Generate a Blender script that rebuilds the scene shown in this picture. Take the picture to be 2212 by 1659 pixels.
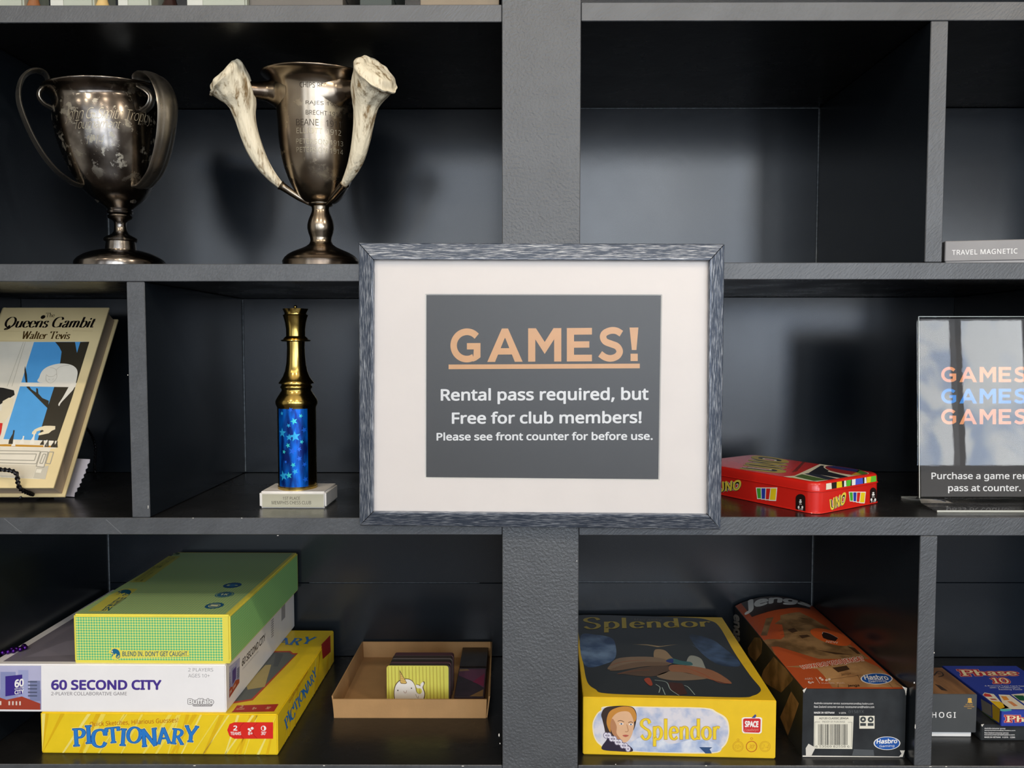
import bpy, bmesh, math, random, os
from mathutils import Vector, Matrix, noise
from mathutils.geometry import tessellate_polygon
random.seed(7)
S = bpy.context.scene
for o in list(bpy.data.objects): bpy.data.objects.remove(o)
COL = S.collection
PI = math.pi

# ---------------------------------------------------------------- camera
EYE, DF, F = 1.5, 0.852, 1661.0           # eye height, distance to the shelf fronts, focal length in px of a 2212 px wide frame
VX, VY = 1112.0, 746.0                    # where depth lines meet
YAW, PITCH = math.atan((1106-VX)/F), math.atan((829.5-VY)/F)
cam_d = bpy.data.cameras.new('camera'); cam = bpy.data.objects.new('camera', cam_d); COL.objects.link(cam)
cam_d.sensor_width = 36; cam_d.lens = 36*F/2212; cam_d.clip_start = .02
CP = Vector((0, -DF, EYE))
RM = Matrix.Rotation(-YAW, 3, 'Z') @ Matrix.Rotation(-PITCH, 3, 'X')
cam.location = CP
cam.rotation_euler = (Matrix.Rotation(-YAW, 3, 'Z') @ Matrix.Rotation(PI/2-PITCH, 3, 'X')).to_euler()
S.camera = cam
S.view_settings.view_transform = 'Standard'; S.view_settings.look = 'None'
S.view_settings.gamma = 1; S.view_settings.use_curve_mapping = False
S.view_settings.exposure = 0.16
S.cycles.max_bounces = 8; S.cycles.transparent_max_bounces = 16

# ---------------------------------------------------------------- world and lights
w = bpy.data.worlds.new('world'); S.world = w; w.use_nodes = True
w.node_tree.nodes['Background'].inputs[0].default_value = (.6, .7, .85, 1)
w.node_tree.nodes['Background'].inputs[1].default_value = .3
WIN_K = 1.2                                # strength of the daylight outside
LAMP_K = 1.0
# ceiling lamps of the room behind and above the camera: (x, y, z above eye, watts)
LAMPS = [(-2.2, -2.4, 1.6, 8), (-1.3, -2.5, 1.6, 8), (-.5, -2.6, 1.6, 8), (.2, -2.7, 1.6, 8), (.9, -2.8, 1.6, 8), (1.6, -2.9, 1.6, 8),
         (-1.0, -1.9, 1.65, 24), (.35, -1.9, 1.65, 24), (1.9, -1.7, 1.65, 50)]
for i, (x, y, z, p) in enumerate(LAMPS):
    l = bpy.data.lights.new('ceiling_lamp_light', 'POINT'); l.energy = p*LAMP_K; l.color = (1, .86, .68); l.shadow_soft_size = .035
    lo = bpy.data.objects.new('ceiling_lamp_light', l); COL.objects.link(lo); lo.location = (x, y, EYE+z)

# ---------------------------------------------------------------- helpers: photograph pixel -> place in the room
def ray(px, py): return RM @ Vector(((px-1106)/F, 1, -(py-829.5)/F))
def onY(px, py, y):
    d = ray(px, py); return CP + d*((y-CP.y)/d.y)
def onZ(px, py, z):
    d = ray(px, py); return CP + d*((z-CP.z)/d.z)
def lin(c):
    if isinstance(c, str):
        c = c.lstrip('#'); c = [int(c[i:i+2], 16)/255 for i in (0, 2, 4)]
        c = [x/12.92 if x <= .04045 else ((x+.055)/1.055)**2.4 for x in c]
    return (c[0], c[1], c[2], 1)

# ---------------------------------------------------------------- materials
MC = {}
def nd(nt, t, **kw):
    n = nt.nodes.new(t)
    for k, v in kw.items():
        if k.startswith('i_'): n.inputs[k[2:].replace('_', ' ')].default_value = v
        else: setattr(n, k, v)
    return n
def mat(name, col, rough=.5, metal=0, var=.08, vscale=30, bump=0, bscale=200, stretch=(1, 1, 1), rot=0, spec=.5, coat=0, col2=None, thr=None, rvar=0, coords='Object', det=4):
    if name in MC: return MC[name]
    m = bpy.data.materials.new(name); m.use_nodes = True; nt = m.node_tree; L = nt.links.new
    b = nt.nodes['Principled BSDF']
    c = lin(col); c2 = lin(col2) if col2 else (c[0]*(1-var), c[1]*(1-var), c[2]*(1-var), 1)
    tc = nd(nt, 'ShaderNodeTexCoord'); mp = nd(nt, 'ShaderNodeMapping')
    mp.inputs['Scale'].default_value = stretch; mp.inputs['Rotation'].default_value = (0, rot, 0)
    if rot: mp.vector_type = 'TEXTURE'; mp.inputs['Scale'].default_value = [1/x for x in stretch]
    L(tc.outputs[coords], mp.inputs[0])
    n = nd(nt, 'ShaderNodeTexNoise', i_Scale=vscale, i_Detail=float(det)); L(mp.outputs[0], n.inputs['Vector'])
    mx = nd(nt, 'ShaderNodeMix', data_type='RGBA'); mx.inputs[6].default_value = c; mx.inputs[7].default_value = c2
    rp = nd(nt, 'ShaderNodeMapRange'); a, z = thr or (.35, .65)
    rp.inputs[1].default_value = a; rp.inputs[2].default_value = z; L(n.outputs[0], rp.inputs[0]); L(rp.outputs[0], mx.inputs[0])
    L(mx.outputs[2], b.inputs['Base Color'])
    b.inputs['Roughness'].default_value = rough; b.inputs['Metallic'].default_value = metal
    b.inputs['Specular IOR Level'].default_value = spec; b.inputs['Coat Weight'].default_value = coat; b.inputs['Coat Roughness'].default_value = .12
    if rvar:
        r = nd(nt, 'ShaderNodeMapRange'); r.inputs[3].default_value = rough; r.inputs[4].default_value = rough+rvar
        r.inputs[1].default_value = a; r.inputs[2].default_value = z; L(n.outputs[0], r.inputs[0]); L(r.outputs[0], b.inputs['Roughness'])
    if bump:
        bn = nd(nt, 'ShaderNodeTexNoise', i_Scale=bscale, i_Detail=5.0); L(mp.outputs[0], bn.inputs['Vector'])
        bp = nd(nt, 'ShaderNodeBump', i_Strength=1.0, i_Distance=bump); L(bn.outputs[0], bp.inputs['Height']); L(bp.outputs[0], b.inputs['Normal'])
    MC[name] = m; return m
def pm(c, rough=.38):                      # printed card or paper of one ink colour
    return mat('ink_%s_%d' % (c.lstrip('#'), rough*100), c, rough, var=.05, vscale=60)

# ---------------------------------------------------------------- mesh helpers
def link(o, parent=None, **props):
    COL.objects.link(o)
    if parent is not None: o.parent = parent
    for k, v in props.items(): o[k] = v
    return o
def mesh(name, vs, fs, mats, parent=None, idx=None, smooth=False, **props):
    me = bpy.data.meshes.new(name); me.from_pydata([tuple(v) for v in vs], [], fs)
    for m in (mats if isinstance(mats, list) else [mats]): me.materials.append(m)
    if idx: me.polygons.foreach_set('material_index', idx)
    if smooth: me.polygons.foreach_set('use_smooth', [True]*len(me.polygons))
    me.update()
    return link(bpy.data.objects.new(name, me), parent, **props)
def bmobj(name, bm, mats, parent=None, smooth=False, **props):
    bmesh.ops.recalc_face_normals(bm, faces=bm.faces)
    me = bpy.data.meshes.new(name); bm.to_mesh(me); bm.free()
    for m in (mats if isinstance(mats, list) else [mats]): me.materials.append(m)
    if smooth:
        me.polygons.foreach_set('use_smooth', [True]*len(me.polygons))
        try: me.set_sharp_from_angle(angle=math.radians(40))
        except Exception: pass
    return link(bpy.data.objects.new(name, me), parent, **props)
def box(name, a, b, m, parent=None, bev=.0008, seg=1, **props):
    bm = bmesh.new(); a, b = Vector(a), Vector(b)
    bmesh.ops.create_cube(bm, size=1, matrix=Matrix.Translation((a+b)/2) @ Matrix.Diagonal(Vector((abs(b.x-a.x), abs(b.y-a.y), abs(b.z-a.z), 1))))
    if bev: bmesh.ops.bevel(bm, geom=bm.edges[:], offset=bev, segments=seg, affect='EDGES')
    return bmobj(name, bm, m, parent, smooth=seg > 1, **props)
def thing(name, label, cat, M=None, group=None):
    o = bpy.data.objects.new(name, None); COL.objects.link(o); o.empty_display_size = .05
    o['label'] = label; o['category'] = cat
    if group: o['group'] = group
    o.matrix_world = M or Matrix()
    return o
def at(p, rz=0): return Matrix.Translation(p) @ Matrix.Rotation(rz, 4, 'Z')

def cr(pts, n=8, closed=False):            # Catmull-Rom through points of any dimension
    P = [Vector(p) for p in pts]; out = []; N = len(P)
    for i in range(N if closed else N-1):
        p1, p2 = P[i], P[(i+1) % N]
        p0 = P[(i-1) % N] if closed or i > 0 else p1*2-p2
        p3 = P[(i+2) % N] if closed or i+2 < N else p2*2-p1
        for k in range(n):
            t = k/n
            out.append(.5*((2*p1)+(p2-p0)*t+(2*p0-5*p1+4*p2-p3)*t*t+(3*p1-p0-3*p2+p3)*t**3))
    if not closed: out.append(P[-1])
    return out
def lathe(name, prof, m, parent=None, seg=72, smooth=True, off=(0, 0), rfun=None, **props):
    vs, fs = [], []
    for r, h in prof:
        for i in range(seg):
            a = 2*PI*i/seg; rr = r*(rfun(a, h) if rfun else 1)
            vs.append((off[0]+rr*math.cos(a), off[1]+rr*math.sin(a), h))
    for j in range(len(prof)-1):
        for i in range(seg):
            k = (i+1) % seg; fs.append((j*seg+i, j*seg+k, (j+1)*seg+k, (j+1)*seg+i))
    if prof[0][0] > 1e-6: fs.append(tuple(range(seg))[::-1])
    if prof[-1][0] > 1e-6: fs.append(tuple((len(prof)-1)*seg+i for i in range(seg)))
    bm = bmesh.new(); me = bpy.data.meshes.new('t'); me.from_pydata(vs, [], fs); bm.from_mesh(me); bpy.data.meshes.remove(me)
    bmesh.ops.remove_doubles(bm, verts=bm.verts, dist=1e-6)
    return bmobj(name, bm, m, parent, smooth=smooth, **props)
def sweep(name, pts, wid, thk, T, m, parent=None, seg=16, power=1.0, disp=None, twist=None, **props):
    """tube along pts; cross-section half widths wid (along T) and thk (in plane)"""
    P = [Vector(p) for p in pts]; n = len(P); vs = []; T = Vector(T).normalized()
    for i, p in enumerate(P):
        d = (P[min(i+1, n-1)]-P[max(i-1, 0)]).normalized()
        N = d.cross(T).normalized(); B = N.cross(d).normalized(); s = i/(n-1)
        a, b = (wid(s) if callable(wid) else wid), (thk(s) if callable(thk) else thk)
        for k in range(seg):
            t = 2*PI*k/seg; c, q = math.cos(t), math.sin(t)
            if power != 1: c = math.copysign(abs(c)**power, c); q = math.copysign(abs(q)**power, q)
            f = 1+(disp(s, t) if disp else 0)
            vs.append(p+B*(a*c*f)+N*(b*q*f))
    fs = [(i*seg+k, i*seg+(k+1) % seg, (i+1)*seg+(k+1) % seg, (i+1)*seg+k) for i in range(n-1) for k in range(seg)]
    fs += [tuple(range(seg))[::-1], tuple((n-1)*seg+k for k in range(seg))]
    bm = bmesh.new(); me = bpy.data.meshes.new('t'); me.from_pydata([tuple(v) for v in vs], [], fs); bm.from_mesh(me); bpy.data.meshes.remove(me)
    return bmobj(name, bm, m, parent, smooth=True, **props)

# ---------------------------------------------------------------- lettering
FONTS = {}
def font(k):
    if k not in FONTS:
        f = None
        if k == 'noto':
            try: f = bpy.data.fonts.load(os.path.join(bpy.utils.resource_path('LOCAL'), 'datafiles', 'fonts', 'NotoSansHebrew-Regular.woff2'))
            except Exception: f = None
        FONTS[k] = f
    return FONTS[k]
TC = {}
def glyphs_font(s, k='noto', bold=0, shear=0, space=1, line=1, align='LEFT'):
    key = (s, k, bold, shear, space, line, align)
    if key in TC: return TC[key]
    c = bpy.data.curves.new('t', 'FONT'); c.body = s
    if font(k): c.font = font(k)
    c.size = 1; c.offset = min(bold, 0); c.shear = shear; c.space_character = space; c.space_line = line; c.align_x = align; c.resolution_u = 3; c.dimensions = '2D'; c.fill_mode = 'FRONT'
    o = bpy.data.objects.new('t', c); me = bpy.data.meshes.new_from_object(o)
    vs = [(v.co.x, v.co.y) for v in me.vertices]; fs = [tuple(p.vertices) for p in me.polygons]
    bpy.data.objects.remove(o); bpy.data.curves.remove(c); bpy.data.meshes.remove(me)
    gv = GV()
    offs = [(0, 0)]
    if bold > .004: offs += [(bold*math.cos(2*PI*i/8), bold*math.sin(2*PI*i/8)) for i in range(8)]
    if bold > .045: offs += [(bold*.5*math.cos(2*PI*i/6), bold*.5*math.sin(2*PI*i/6)) for i in range(6)]
    n0, f0 = len(vs), fs; fs = []
    for j, (dx, dy) in enumerate(offs):
        gv += [(x+dx, y+dy) for x, y in vs]; fs += [tuple(i+j*n0 for i in f) for f in f0]
    gv.cop = len(offs)
    TC[key] = (gv, fs); return TC[key]
class GV(list): cop = 1
# drawn letters: 's' smooth stroke, 'l' straight stroke, 'p' polygon; cap height 1
def ell(cx, cy, rx, ry, a0=0, a1=360, n=14): return [(cx+rx*math.cos(math.radians(a0+(a1-a0)*i/n)), cy+ry*math.sin(math.radians(a0+(a1-a0)*i/n))) for i in range(n+1)]
GF = {  # plain geometric capitals
 'G': (1.0, [('s', ell(.51, .5, .41, .41, 42, 300)), ('p', [(.51, .38), (.51, .57), (.93, .57), (.93, .38)]), ('p', [(.71, .16), (.73, .5), (.93, .5), (.93, .14), (.80, .05), (.70, .01), (.66, .14)])]),
 'A': (1.12, [('p', [(0, 0), (.45, 1), (.55, .74), (.24, 0)]), ('p', [(1.09, 0), (.64, 1), (.545, .74), (.85, 0)]), ('p', [(.45, 1), (.64, 1), (.545, .70)]), ('p', [(.3, .22), (.3, .41), (.8, .41), (.8, .22)])]),
 'M': (1.05, [('p', [(0, 0), (0, 1), (.22, 1), (.22, 0)]), ('p', [(1.02, 0), (1.02, 1), (.8, 1), (.8, 0)]), ('p', [(0, 1), (.24, 1), (.62, .42), (.51, .23), (.1, .85)]), ('p', [(1.02, 1), (.78, 1), (.40, .42), (.51, .23), (.92, .85)])]),
 'E': (.80, [('p', [(0, 0), (0, 1), (.22, 1), (.22, 0)]), ('p', [(.1, 0), (.1, .2), (.77, .2), (.77, 0)]), ('p', [(.1, .8), (.1, 1), (.77, 1), (.77, .8)]), ('p', [(.1, .41), (.1, .6), (.69, .6), (.69, .41)])]),
 'S': (.84, [('s', [(.73, .82), (.58, .905), (.40, .915), (.22, .84), (.17, .72), (.24, .59), (.42, .515), (.60, .44), (.68, .29), (.60, .15), (.42, .085), (.24, .115), (.08, .22)])]),
 '!': (.3, [('p', [(0, 1), (.27, 1), (.21, .33), (.07, .33)]), ('p', [(.03, 0), (.03, .22), (.25, .22), (.25, 0)])]),
 '\n': (0, [])}
def ser(x, y, w=.17): return ('l', [(x-w, y), (x+w, y)])
NF = {  # nib-drawn serif letters
 'P': (.74, [('l', [(.2, 0), (.2, 1)]), ('s', [(.2, .97), (.46, .97), (.64, .86), (.66, .68), (.5, .5), (.22, .48)]), ser(.2, .02), ('l', [(.02, .98), (.25, .98)])]),
 'I': (.4, [('l', [(.2, 0), (.2, 1)]), ser(.2, .02), ser(.2, .98)]),
 'C': (.84, [('s', [(.77, .72), (.68, .92), (.46, .99), (.18, .86), (.07, .5), (.18, .13), (.46, .01), (.68, .08), (.8, .28)]), ('l', [(.78, .68), (.78, .98)])]),
 'T': (.84, [('l', [(.42, 0), (.42, 1)]), ('l', [(.02, .97), (.82, .97)]), ('l', [(.03, .99), (.03, .76)]), ('l', [(.81, .99), (.81, .76)]), ser(.42, .02)]),
 'O': (.92, [('s', ell(.46, .5, .4, .49))]),
 'N': (.9, [('l', [(.14, 0), (.14, 1)]), ('l', [(.12, 1), (.76, 0)]), ('l', [(.76, 0), (.76, 1)]), ser(.14, .02, .13), ser(.1, .98, .1), ser(.78, .98, .13)]),
 'A': (.86, [('l', [(.08, 0), (.42, 1)]), ('l', [(.42, 1), (.78, 0)]), ('l', [(.2, .33), (.66, .33)]), ser(.08, .02, .1), ser(.78, .02, .12)]),
 'R': (.82, [('l', [(.2, 0), (.2, 1)]), ('s', [(.2, .97), (.46, .97), (.64, .86), (.64, .68), (.48, .52), (.22, .5)]), ('l', [(.42, .5), (.76, .02)]), ser(.2, .02), ('l', [(.02, .98), (.25, .98)]), ser(.76, .02, .1)]),
 'Y': (.8, [('l', [(.06, 1), (.4, .42)]), ('l', [(.74, 1), (.4, .42)]), ('l', [(.4, .45), (.4, 0)]), ser(.08, .98, .12), ser(.72, .98, .12), ser(.4, .02)]),
 'Q': (.95, [('s', ell(.46, .5, .4, .49)), ('s', [(.5, .2), (.4, .0), (.2, -.16), (.3, -.22), (.52, -.08), (.6, .05)])]),
 'G': (.92, [('s', [(.77, .74), (.68, .93), (.46, .99), (.18, .86), (.07, .5), (.18, .13), (.46, .01), (.72, .12)]), ('l', [(.76, .02), (.76, .42)]), ser(.76, .42, .16)]),
 'W': (1.1, [('l', [(.08, 1), (.34, 0)]), ('l', [(.34, 0), (.55, .95)]), ('l', [(.55, 1), (.78, 0)]), ('l', [(.78, 0), (1.02, 1)]), ser(.1, .98, .12), ser(1.0, .98, .1)]),
 'S': (.7, [('s', [(.6, .78), (.5, .95), (.32, .99), (.12, .88), (.1, .7), (.3, .54), (.52, .42), (.6, .22), (.46, .03), (.26, .01), (.08, .2)])]),
 'a': (.55, [('s', [(.12, .46), (.2, .6), (.34, .6), (.4, .5), (.4, .12), (.46, .02), (.54, .04)]), ('s', [(.4, .34), (.2, .28), (.08, .14), (.16, .01), (.3, .04), (.4, .14)])]),
 'b': (.6, [('l', [(.12, 0), (.12, 1)]), ('s', [(.12, .46), (.26, .6), (.42, .58), (.53, .4), (.52, .18), (.38, .01), (.22, .02), (.12, .14)])]),
 'd': (.6, [('l', [(.48, 0), (.48, 1)]), ('s', [(.48, .46), (.34, .6), (.18, .58), (.07, .4), (.08, .18), (.2, .01), (.38, .04), (.48, .16)])]),
 'e': (.54, [('s', [(.08, .33), (.46, .34), (.46, .48), (.32, .6), (.14, .54), (.06, .3), (.14, .07), (.32, .0), (.5, .12)])]),
 'h': (.62, [('l', [(.12, 0), (.12, 1)]), ('s', [(.12, .4), (.26, .58), (.4, .58), (.48, .45), (.48, 0)])]),
 'i': (.28, [('l', [(.13, 0), (.13, .6)]), ('p', ell(.14, .82, .09, .09, n=10))]),
 'l': (.28, [('l', [(.13, 0), (.13, 1)])]),
 'm': (.92, [('l', [(.12, 0), (.12, .6)]), ('s', [(.12, .42), (.24, .59), (.36, .59), (.44, .46), (.44, 0)]), ('s', [(.44, .42), (.56, .59), (.68, .59), (.76, .46), (.76, 0)])]),
 'n': (.62, [('l', [(.12, 0), (.12, .6)]), ('s', [(.12, .42), (.26, .59), (.4, .59), (.48, .46), (.48, 0)])]),
 'o': (.6, [('s', ell(.3, .3, .24, .3))]),
 'p': (.6, [('l', [(.12, -.34), (.12, .62)]), ('s', [(.12, .46), (.26, .6), (.42, .58), (.53, .4), (.52, .18), (.38, .01), (.22, .02), (.12, .14)])]),
 'r': (.44, [('l', [(.12, 0), (.12, .6)]), ('s', [(.12, .42), (.24, .58), (.34, .6), (.42, .54)])]),
 's': (.46, [('s', [(.38, .48), (.3, .59), (.18, .59), (.08, .48), (.16, .35), (.32, .27), (.39, .14), (.3, .01), (.16, .01), (.06, .12)])]),
 't': (.36, [('s', [(.15, .82), (.15, .14), (.22, .01), (.34, .06)]), ('l', [(.0, .6), (.32, .6)])]),
 'u': (.62, [('s', [(.12, .6), (.12, .14), (.22, .01), (.36, .03), (.48, .18)]), ('l', [(.48, .6), (.48, 0)])]),
 'v': (.54, [('l', [(.06, .6), (.26, 0)]), ('l', [(.26, 0), (.48, .6)])]),
 "'": (.2, [('p', ell(.1, .88, .1, .1, n=10))]),
 ' ': (.3, [])}
def stroke(pts, wx, wy, closed=False):
    P = [Vector(p) for p in pts]; n = len(P); L, R = [], []
    for i in range(n):
        a = P[i-1] if i > 0 else (P[-2] if closed else P[0]); b = P[i+1] if i < n-1 else (P[1] if closed else P[-1])
        d = (b-a); d = d.normalized() if d.length > 1e-9 else Vector((1, 0)); nn = Vector((-d.y, d.x))
        h = .5*math.sqrt((wx*nn.x)**2+(wy*nn.y)**2); L.append(P[i]+nn*h); R.append(P[i]-nn*h)
    return [[L[i], R[i], R[i+1], L[i+1]] for i in range(n-1)]
def glyphs_drawn(s, table, wx, wy, gap=.08, shear=0, grow=0, wob=None):
    vs, fs, x = [], [], 0
    for ci, ch in enumerate(s):
        adv, prims = table.get(ch, (.3, []))
        dy, rot, sc = (wob[ci] if wob else (0, 0, 1))
        for k, pts in prims:
            if k == 'p':
                c = sum((Vector(p) for p in pts), Vector((0, 0)))/len(pts)
                quads = [[Vector(p)+((Vector(p)-c).normalized()*grow*.7 if grow else Vector((0, 0))) for p in pts]]
            elif k == 's': quads = stroke(cr(pts, 4), wx+grow, wy+grow)
            else:
                a, b = Vector(pts[0]), Vector(pts[-1]); e = (b-a).normalized()*grow*.5
                quads = stroke([a-e, b+e], wx+grow, wy+grow)
            for q in quads:
                i0 = len(vs)
                for p in q:
                    p = Vector((p[0]-adv/2, p[1]-.5)); p = Matrix.Rotation(rot, 2) @ (p*sc)
                    vs.append((x+adv/2+p.x+shear*(p.y+.5), p.y+.5+dy))
                fs.append(tuple(range(i0, len(vs))))
        x += adv+gap
    return vs, fs
def bbox(vs): return min(v[0] for v in vs), min(v[1] for v in vs), max(v[0] for v in vs), max(v[1] for v in vs)

class Face:
    """a flat side of a thing in its local frame; px() maps a pixel of the photograph to (u, v) metres on it"""
    def __init__(s, root, o, U, V, fn=None):
        s.M = root.matrix_world.copy(); s.root = root; s.o = Vector(o); s.U = Vector(U).normalized(); s.V = Vector(V).normalized(); s.N = s.U.cross(s.V); s.fn = fn
    def px(s, x, y):
        W = s.M @ s.o; N = s.M.to_3x3() @ s.N; d = ray(x, y); p = CP+d*((W-CP).dot(N)/d.dot(N))
        q = s.M.inverted() @ p - s.o
        return (q.dot(s.U), q.dot(s.V))
    def pt(s, u, v, h=0):
        if s.fn: return s.fn(u, v, h)
        return s.o+s.U*u+s.V*v+s.N*h
class Print:
    """flat print on a face, collected into one mesh"""
    STEP = .00006
    def __init__(s, name, face, base=1, fine=None, **props): s.name, s.f, s.b, s.fine, s.props = name, face, base, fine, props; s.vs, s.fs, s.ix, s.ms = [], [], [], []
    def mi(s, m):
        if isinstance(m, str): m = pm(m)
        if m not in s.ms: s.ms.append(m)
        return s.ms.index(m)
    def add(s, vs, fs, m, layer=0, cop=1):
        if cop > 1:                             # overlapping copies, each a hair above the last
            nv, nf = len(vs)//cop, len(fs)//cop
            for j in range(cop): s.add(vs[j*nv:(j+1)*nv], [tuple(i-j*nv for i in f) for f in fs[j*nf:(j+1)*nf]], m, layer+j*.055)
            return s
        if s.fine:
            bm = bmesh.new(); me = bpy.data.meshes.new('t'); me.from_pydata([(v[0], v[1], 0) for v in vs], [], fs); bm.from_mesh(me); bpy.data.meshes.remove(me)
            bmesh.ops.triangulate(bm, faces=bm.faces)
            for _ in range(5):
                e = [x for x in bm.edges if x.calc_length() > s.fine]
                if not e: break
                bmesh.ops.subdivide_edges(bm, edges=e, cuts=1); bmesh.ops.triangulate(bm, faces=bm.faces)
            bm.verts.index_update(); vs = [(v.co.x, v.co.y) for v in bm.verts]; fs = [tuple(v.index for v in f.verts) for f in bm.faces]; bm.free()
        i0, k = len(s.vs), s.mi(m); h = (s.b+layer)*s.STEP
        used = [0]*len(vs); H = [h]*len(vs)
        for f in fs:
            for i in f: used[i] += 1
        if len(fs) > 1 and max(used) == 1:      # separate overlapping pieces: keep them a hair apart
            for j, f in enumerate(fs):
                for i in f: H[i] = h+(j % 9)*s.STEP*.1
        s.vs += [s.f.pt(v[0], v[1], H[i]) for i, v in enumerate(vs)]
        def ccw(f):
            a = sum(vs[f[i]][0]*vs[f[(i+1) % len(f)]][1]-vs[f[(i+1) % len(f)]][0]*vs[f[i]][1] for i in range(len(f)))
            return f if a >= 0 else tuple(f)[::-1]
        fs = [ccw(tuple(f)) for f in fs]
        for f in fs: s.fs.append(tuple(i0+i for i in f)); s.ix.append(k)
        return s
    def poly(s, pts, m, layer=0):
        t = tessellate_polygon([[Vector((p[0], p[1], 0)) for p in pts]])
        a = sum(pts[i][0]*pts[(i+1) % len(pts)][1]-pts[(i+1) % len(pts)][0]*pts[i][1] for i in range(len(pts)))
        fs = []
        for f in t:
            A, B, C = [pts[i] for i in f]
            fs.append(tuple(f) if (B[0]-A[0])*(C[1]-A[1])-(B[1]-A[1])*(C[0]-A[0]) > 0 else tuple(f)[::-1])
        return s.add(pts, fs, m, layer)
    def ppx(s, pts, m, layer=0): return s.poly([s.f.px(*p) for p in pts], m, layer)
    def spx(s, pts, m, layer=0, n=5): return s.poly([tuple(p) for p in cr([s.f.px(*p) for p in pts], n, True)], m, layer)
    def line(s, pts, wd, m, layer=0, smooth=False):
        P = cr(pts, 5) if smooth else pts
        for q in stroke(P, wd, wd): s.add([tuple(p) for p in q], [(0, 1, 2, 3)], m, layer)
        return s
    def lpx(s, pts, wd, m, layer=0, smooth=True): return s.line([s.f.px(*p) for p in pts], wd, m, layer, smooth)
    def rect(s, u0, v0, u1, v1, m, layer=0): return s.add([(u0, v0), (u1, v0), (u1, v1), (u0, v1)], [(0, 1, 2, 3)], m, layer)
    def disc(s, cu, cv, ru, rv, m, layer=0, n=28, rot=0):
        P = [(cu+math.cos(rot)*ru*math.cos(2*PI*i/n)-math.sin(rot)*rv*math.sin(2*PI*i/n), cv+math.sin(rot)*ru*math.cos(2*PI*i/n)+math.cos(rot)*rv*math.sin(2*PI*i/n)) for i in range(n)]
        return s.add(P, [tuple(range(n))], m, layer)
    def fit(s, g, u0, v0, u1, v1, m, layer=0, rot=0, warp=None, ref=None):
        """glyphs g into the box; rot turns the box about its lower left corner"""
        vs, fs = g; a = bbox((ref or g)[0]); ku, kv = (u1-u0)/(a[2]-a[0]), (v1-v0)/(a[3]-a[1]); c, q = math.cos(rot), math.sin(rot); out = []
        for x, y in vs:
            x, y = (x-a[0])*ku, (y-a[1])*kv
            if warp: x, y = warp(x/(u1-u0), y/(v1-v0)); x *= (u1-u0); y *= (v1-v0)
            out.append((u0+c*x-q*y, v0+q*x+c*y))
        return s.add(out, fs, m, layer, getattr(vs, 'cop', 1))
    def quad(s, g, c, m, layer=0, ref=None):
        """glyphs g into the quadrilateral with pixel corners c = bottom left, bottom right, top right, top left"""
        A, B, C, D = [Vector(s.f.px(*p)) for p in c]; vs, fs = g; a = bbox((ref or g)[0]); out = []
        for x, y in vs:
            u, v = (x-a[0])/(a[2]-a[0]), (y-a[1])/(a[3]-a[1]); p = (A*(1-u)+B*u)*(1-v)+(D*(1-u)+C*u)*v; out.append(tuple(p))
        return s.add(out, fs, m, layer, getattr(vs, 'cop', 1))
    def tpx(s, txt, c, m, layer=0, bold=.012, shear=0, outline=None, ow=.03, **kw):
        """text between pixel corners x0, y0 (top left), x1, y1 (bottom right) or four corners"""
        if len(c) == 4 and not isinstance(c[0], tuple): c = [(c[0], c[3]), (c[2], c[3]), (c[2], c[1]), (c[0], c[1])]
        g = glyphs_font(txt, bold=bold, shear=shear, **kw)
        if outline:
            s.quad(glyphs_font(txt, bold=bold+ow, shear=shear, **kw), c, outline, layer, ref=g); layer += 1
        return s.quad(g, c, m, layer)
    def done(s, parent=None):
        if not s.vs: return None
        return mesh(s.name, s.vs, s.fs, s.ms, parent or s.f.root, s.ix, **s.props)

# ================================================================ the room behind the camera
plaster = mat('room_plaster', '#c9c6c0', .85, var=.05, vscale=3)
ceil_m = mat('room_ceiling', '#b8b4ae', .9, var=.1, vscale=2)
floor_m = mat('room_floor', '#4a4038', .45, var=.3, vscale=4, stretch=(1, 8, 1))
darkfr = mat('window_frame_paint', '#26272a', .5)
RX0, RX1, RY0, RY1, RZ = -4.2, 5.4, -5.6, .36, 4.0
def slab(name, a, b, m, **k): return box(name, a, b, m, bev=0, kind='structure', **k)
slab('floor', (RX0, RY0, -.1), (RX1, RY1, 0), floor_m)
slab('ceiling', (RX0, RY0, RZ), (RX1, RY1, RZ+.1), ceil_m)
slab('wall_left', (RX0-.1, RY0, 0), (RX0, RY1, RZ), plaster)
slab('wall_right', (RX1, RY0, 0), (RX1+.1, RY1, RZ), plaster)
slab('wall_back', (RX0, RY1, 0), (RX1, RY1+.1, RZ), plaster)
def daylight(name, k, up, low):
    m = bpy.data.materials.new(name); m.use_nodes = True; nt = m.node_tree; nt.nodes.clear(); L = nt.links.new
    o = nd(nt, 'ShaderNodeOutputMaterial'); e = nd(nt, 'ShaderNodeEmission', i_Strength=k*WIN_K); g = nd(nt, 'ShaderNodeNewGeometry')
    n = nd(nt, 'ShaderNodeTexNoise', i_Scale=1.6, i_Detail=2.0, i_Distortion=1.2); L(g.outputs['Position'], n.inputs['Vector'])
    r = nd(nt, 'ShaderNodeValToRGB'); r.color_ramp.elements[0].position = .42; r.color_ramp.elements[0].color = low; r.color_ramp.elements[1].position = .56; r.color_ramp.elements[1].color = up
    L(n.outputs[0], r.inputs[0]); L(r.outputs[0], e.inputs[0]); L(e.outputs[0], o.inputs[0]); return m
WINS = [(-3.3, -1.9, 1.3, 2.4), (-1.5, -.1, 1.8, 3.4), (.15, 1.55, 4.2, 6.2), (1.9, 2.75, 5.5, 6.6), (2.95, 3.77, 6.8, 6.8), (3.82, 4.42, 6.6, 6.6)]
WZ0, WZM, WZ1 = .75, 1.62, 3.6
xs = [RX0]
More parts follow.
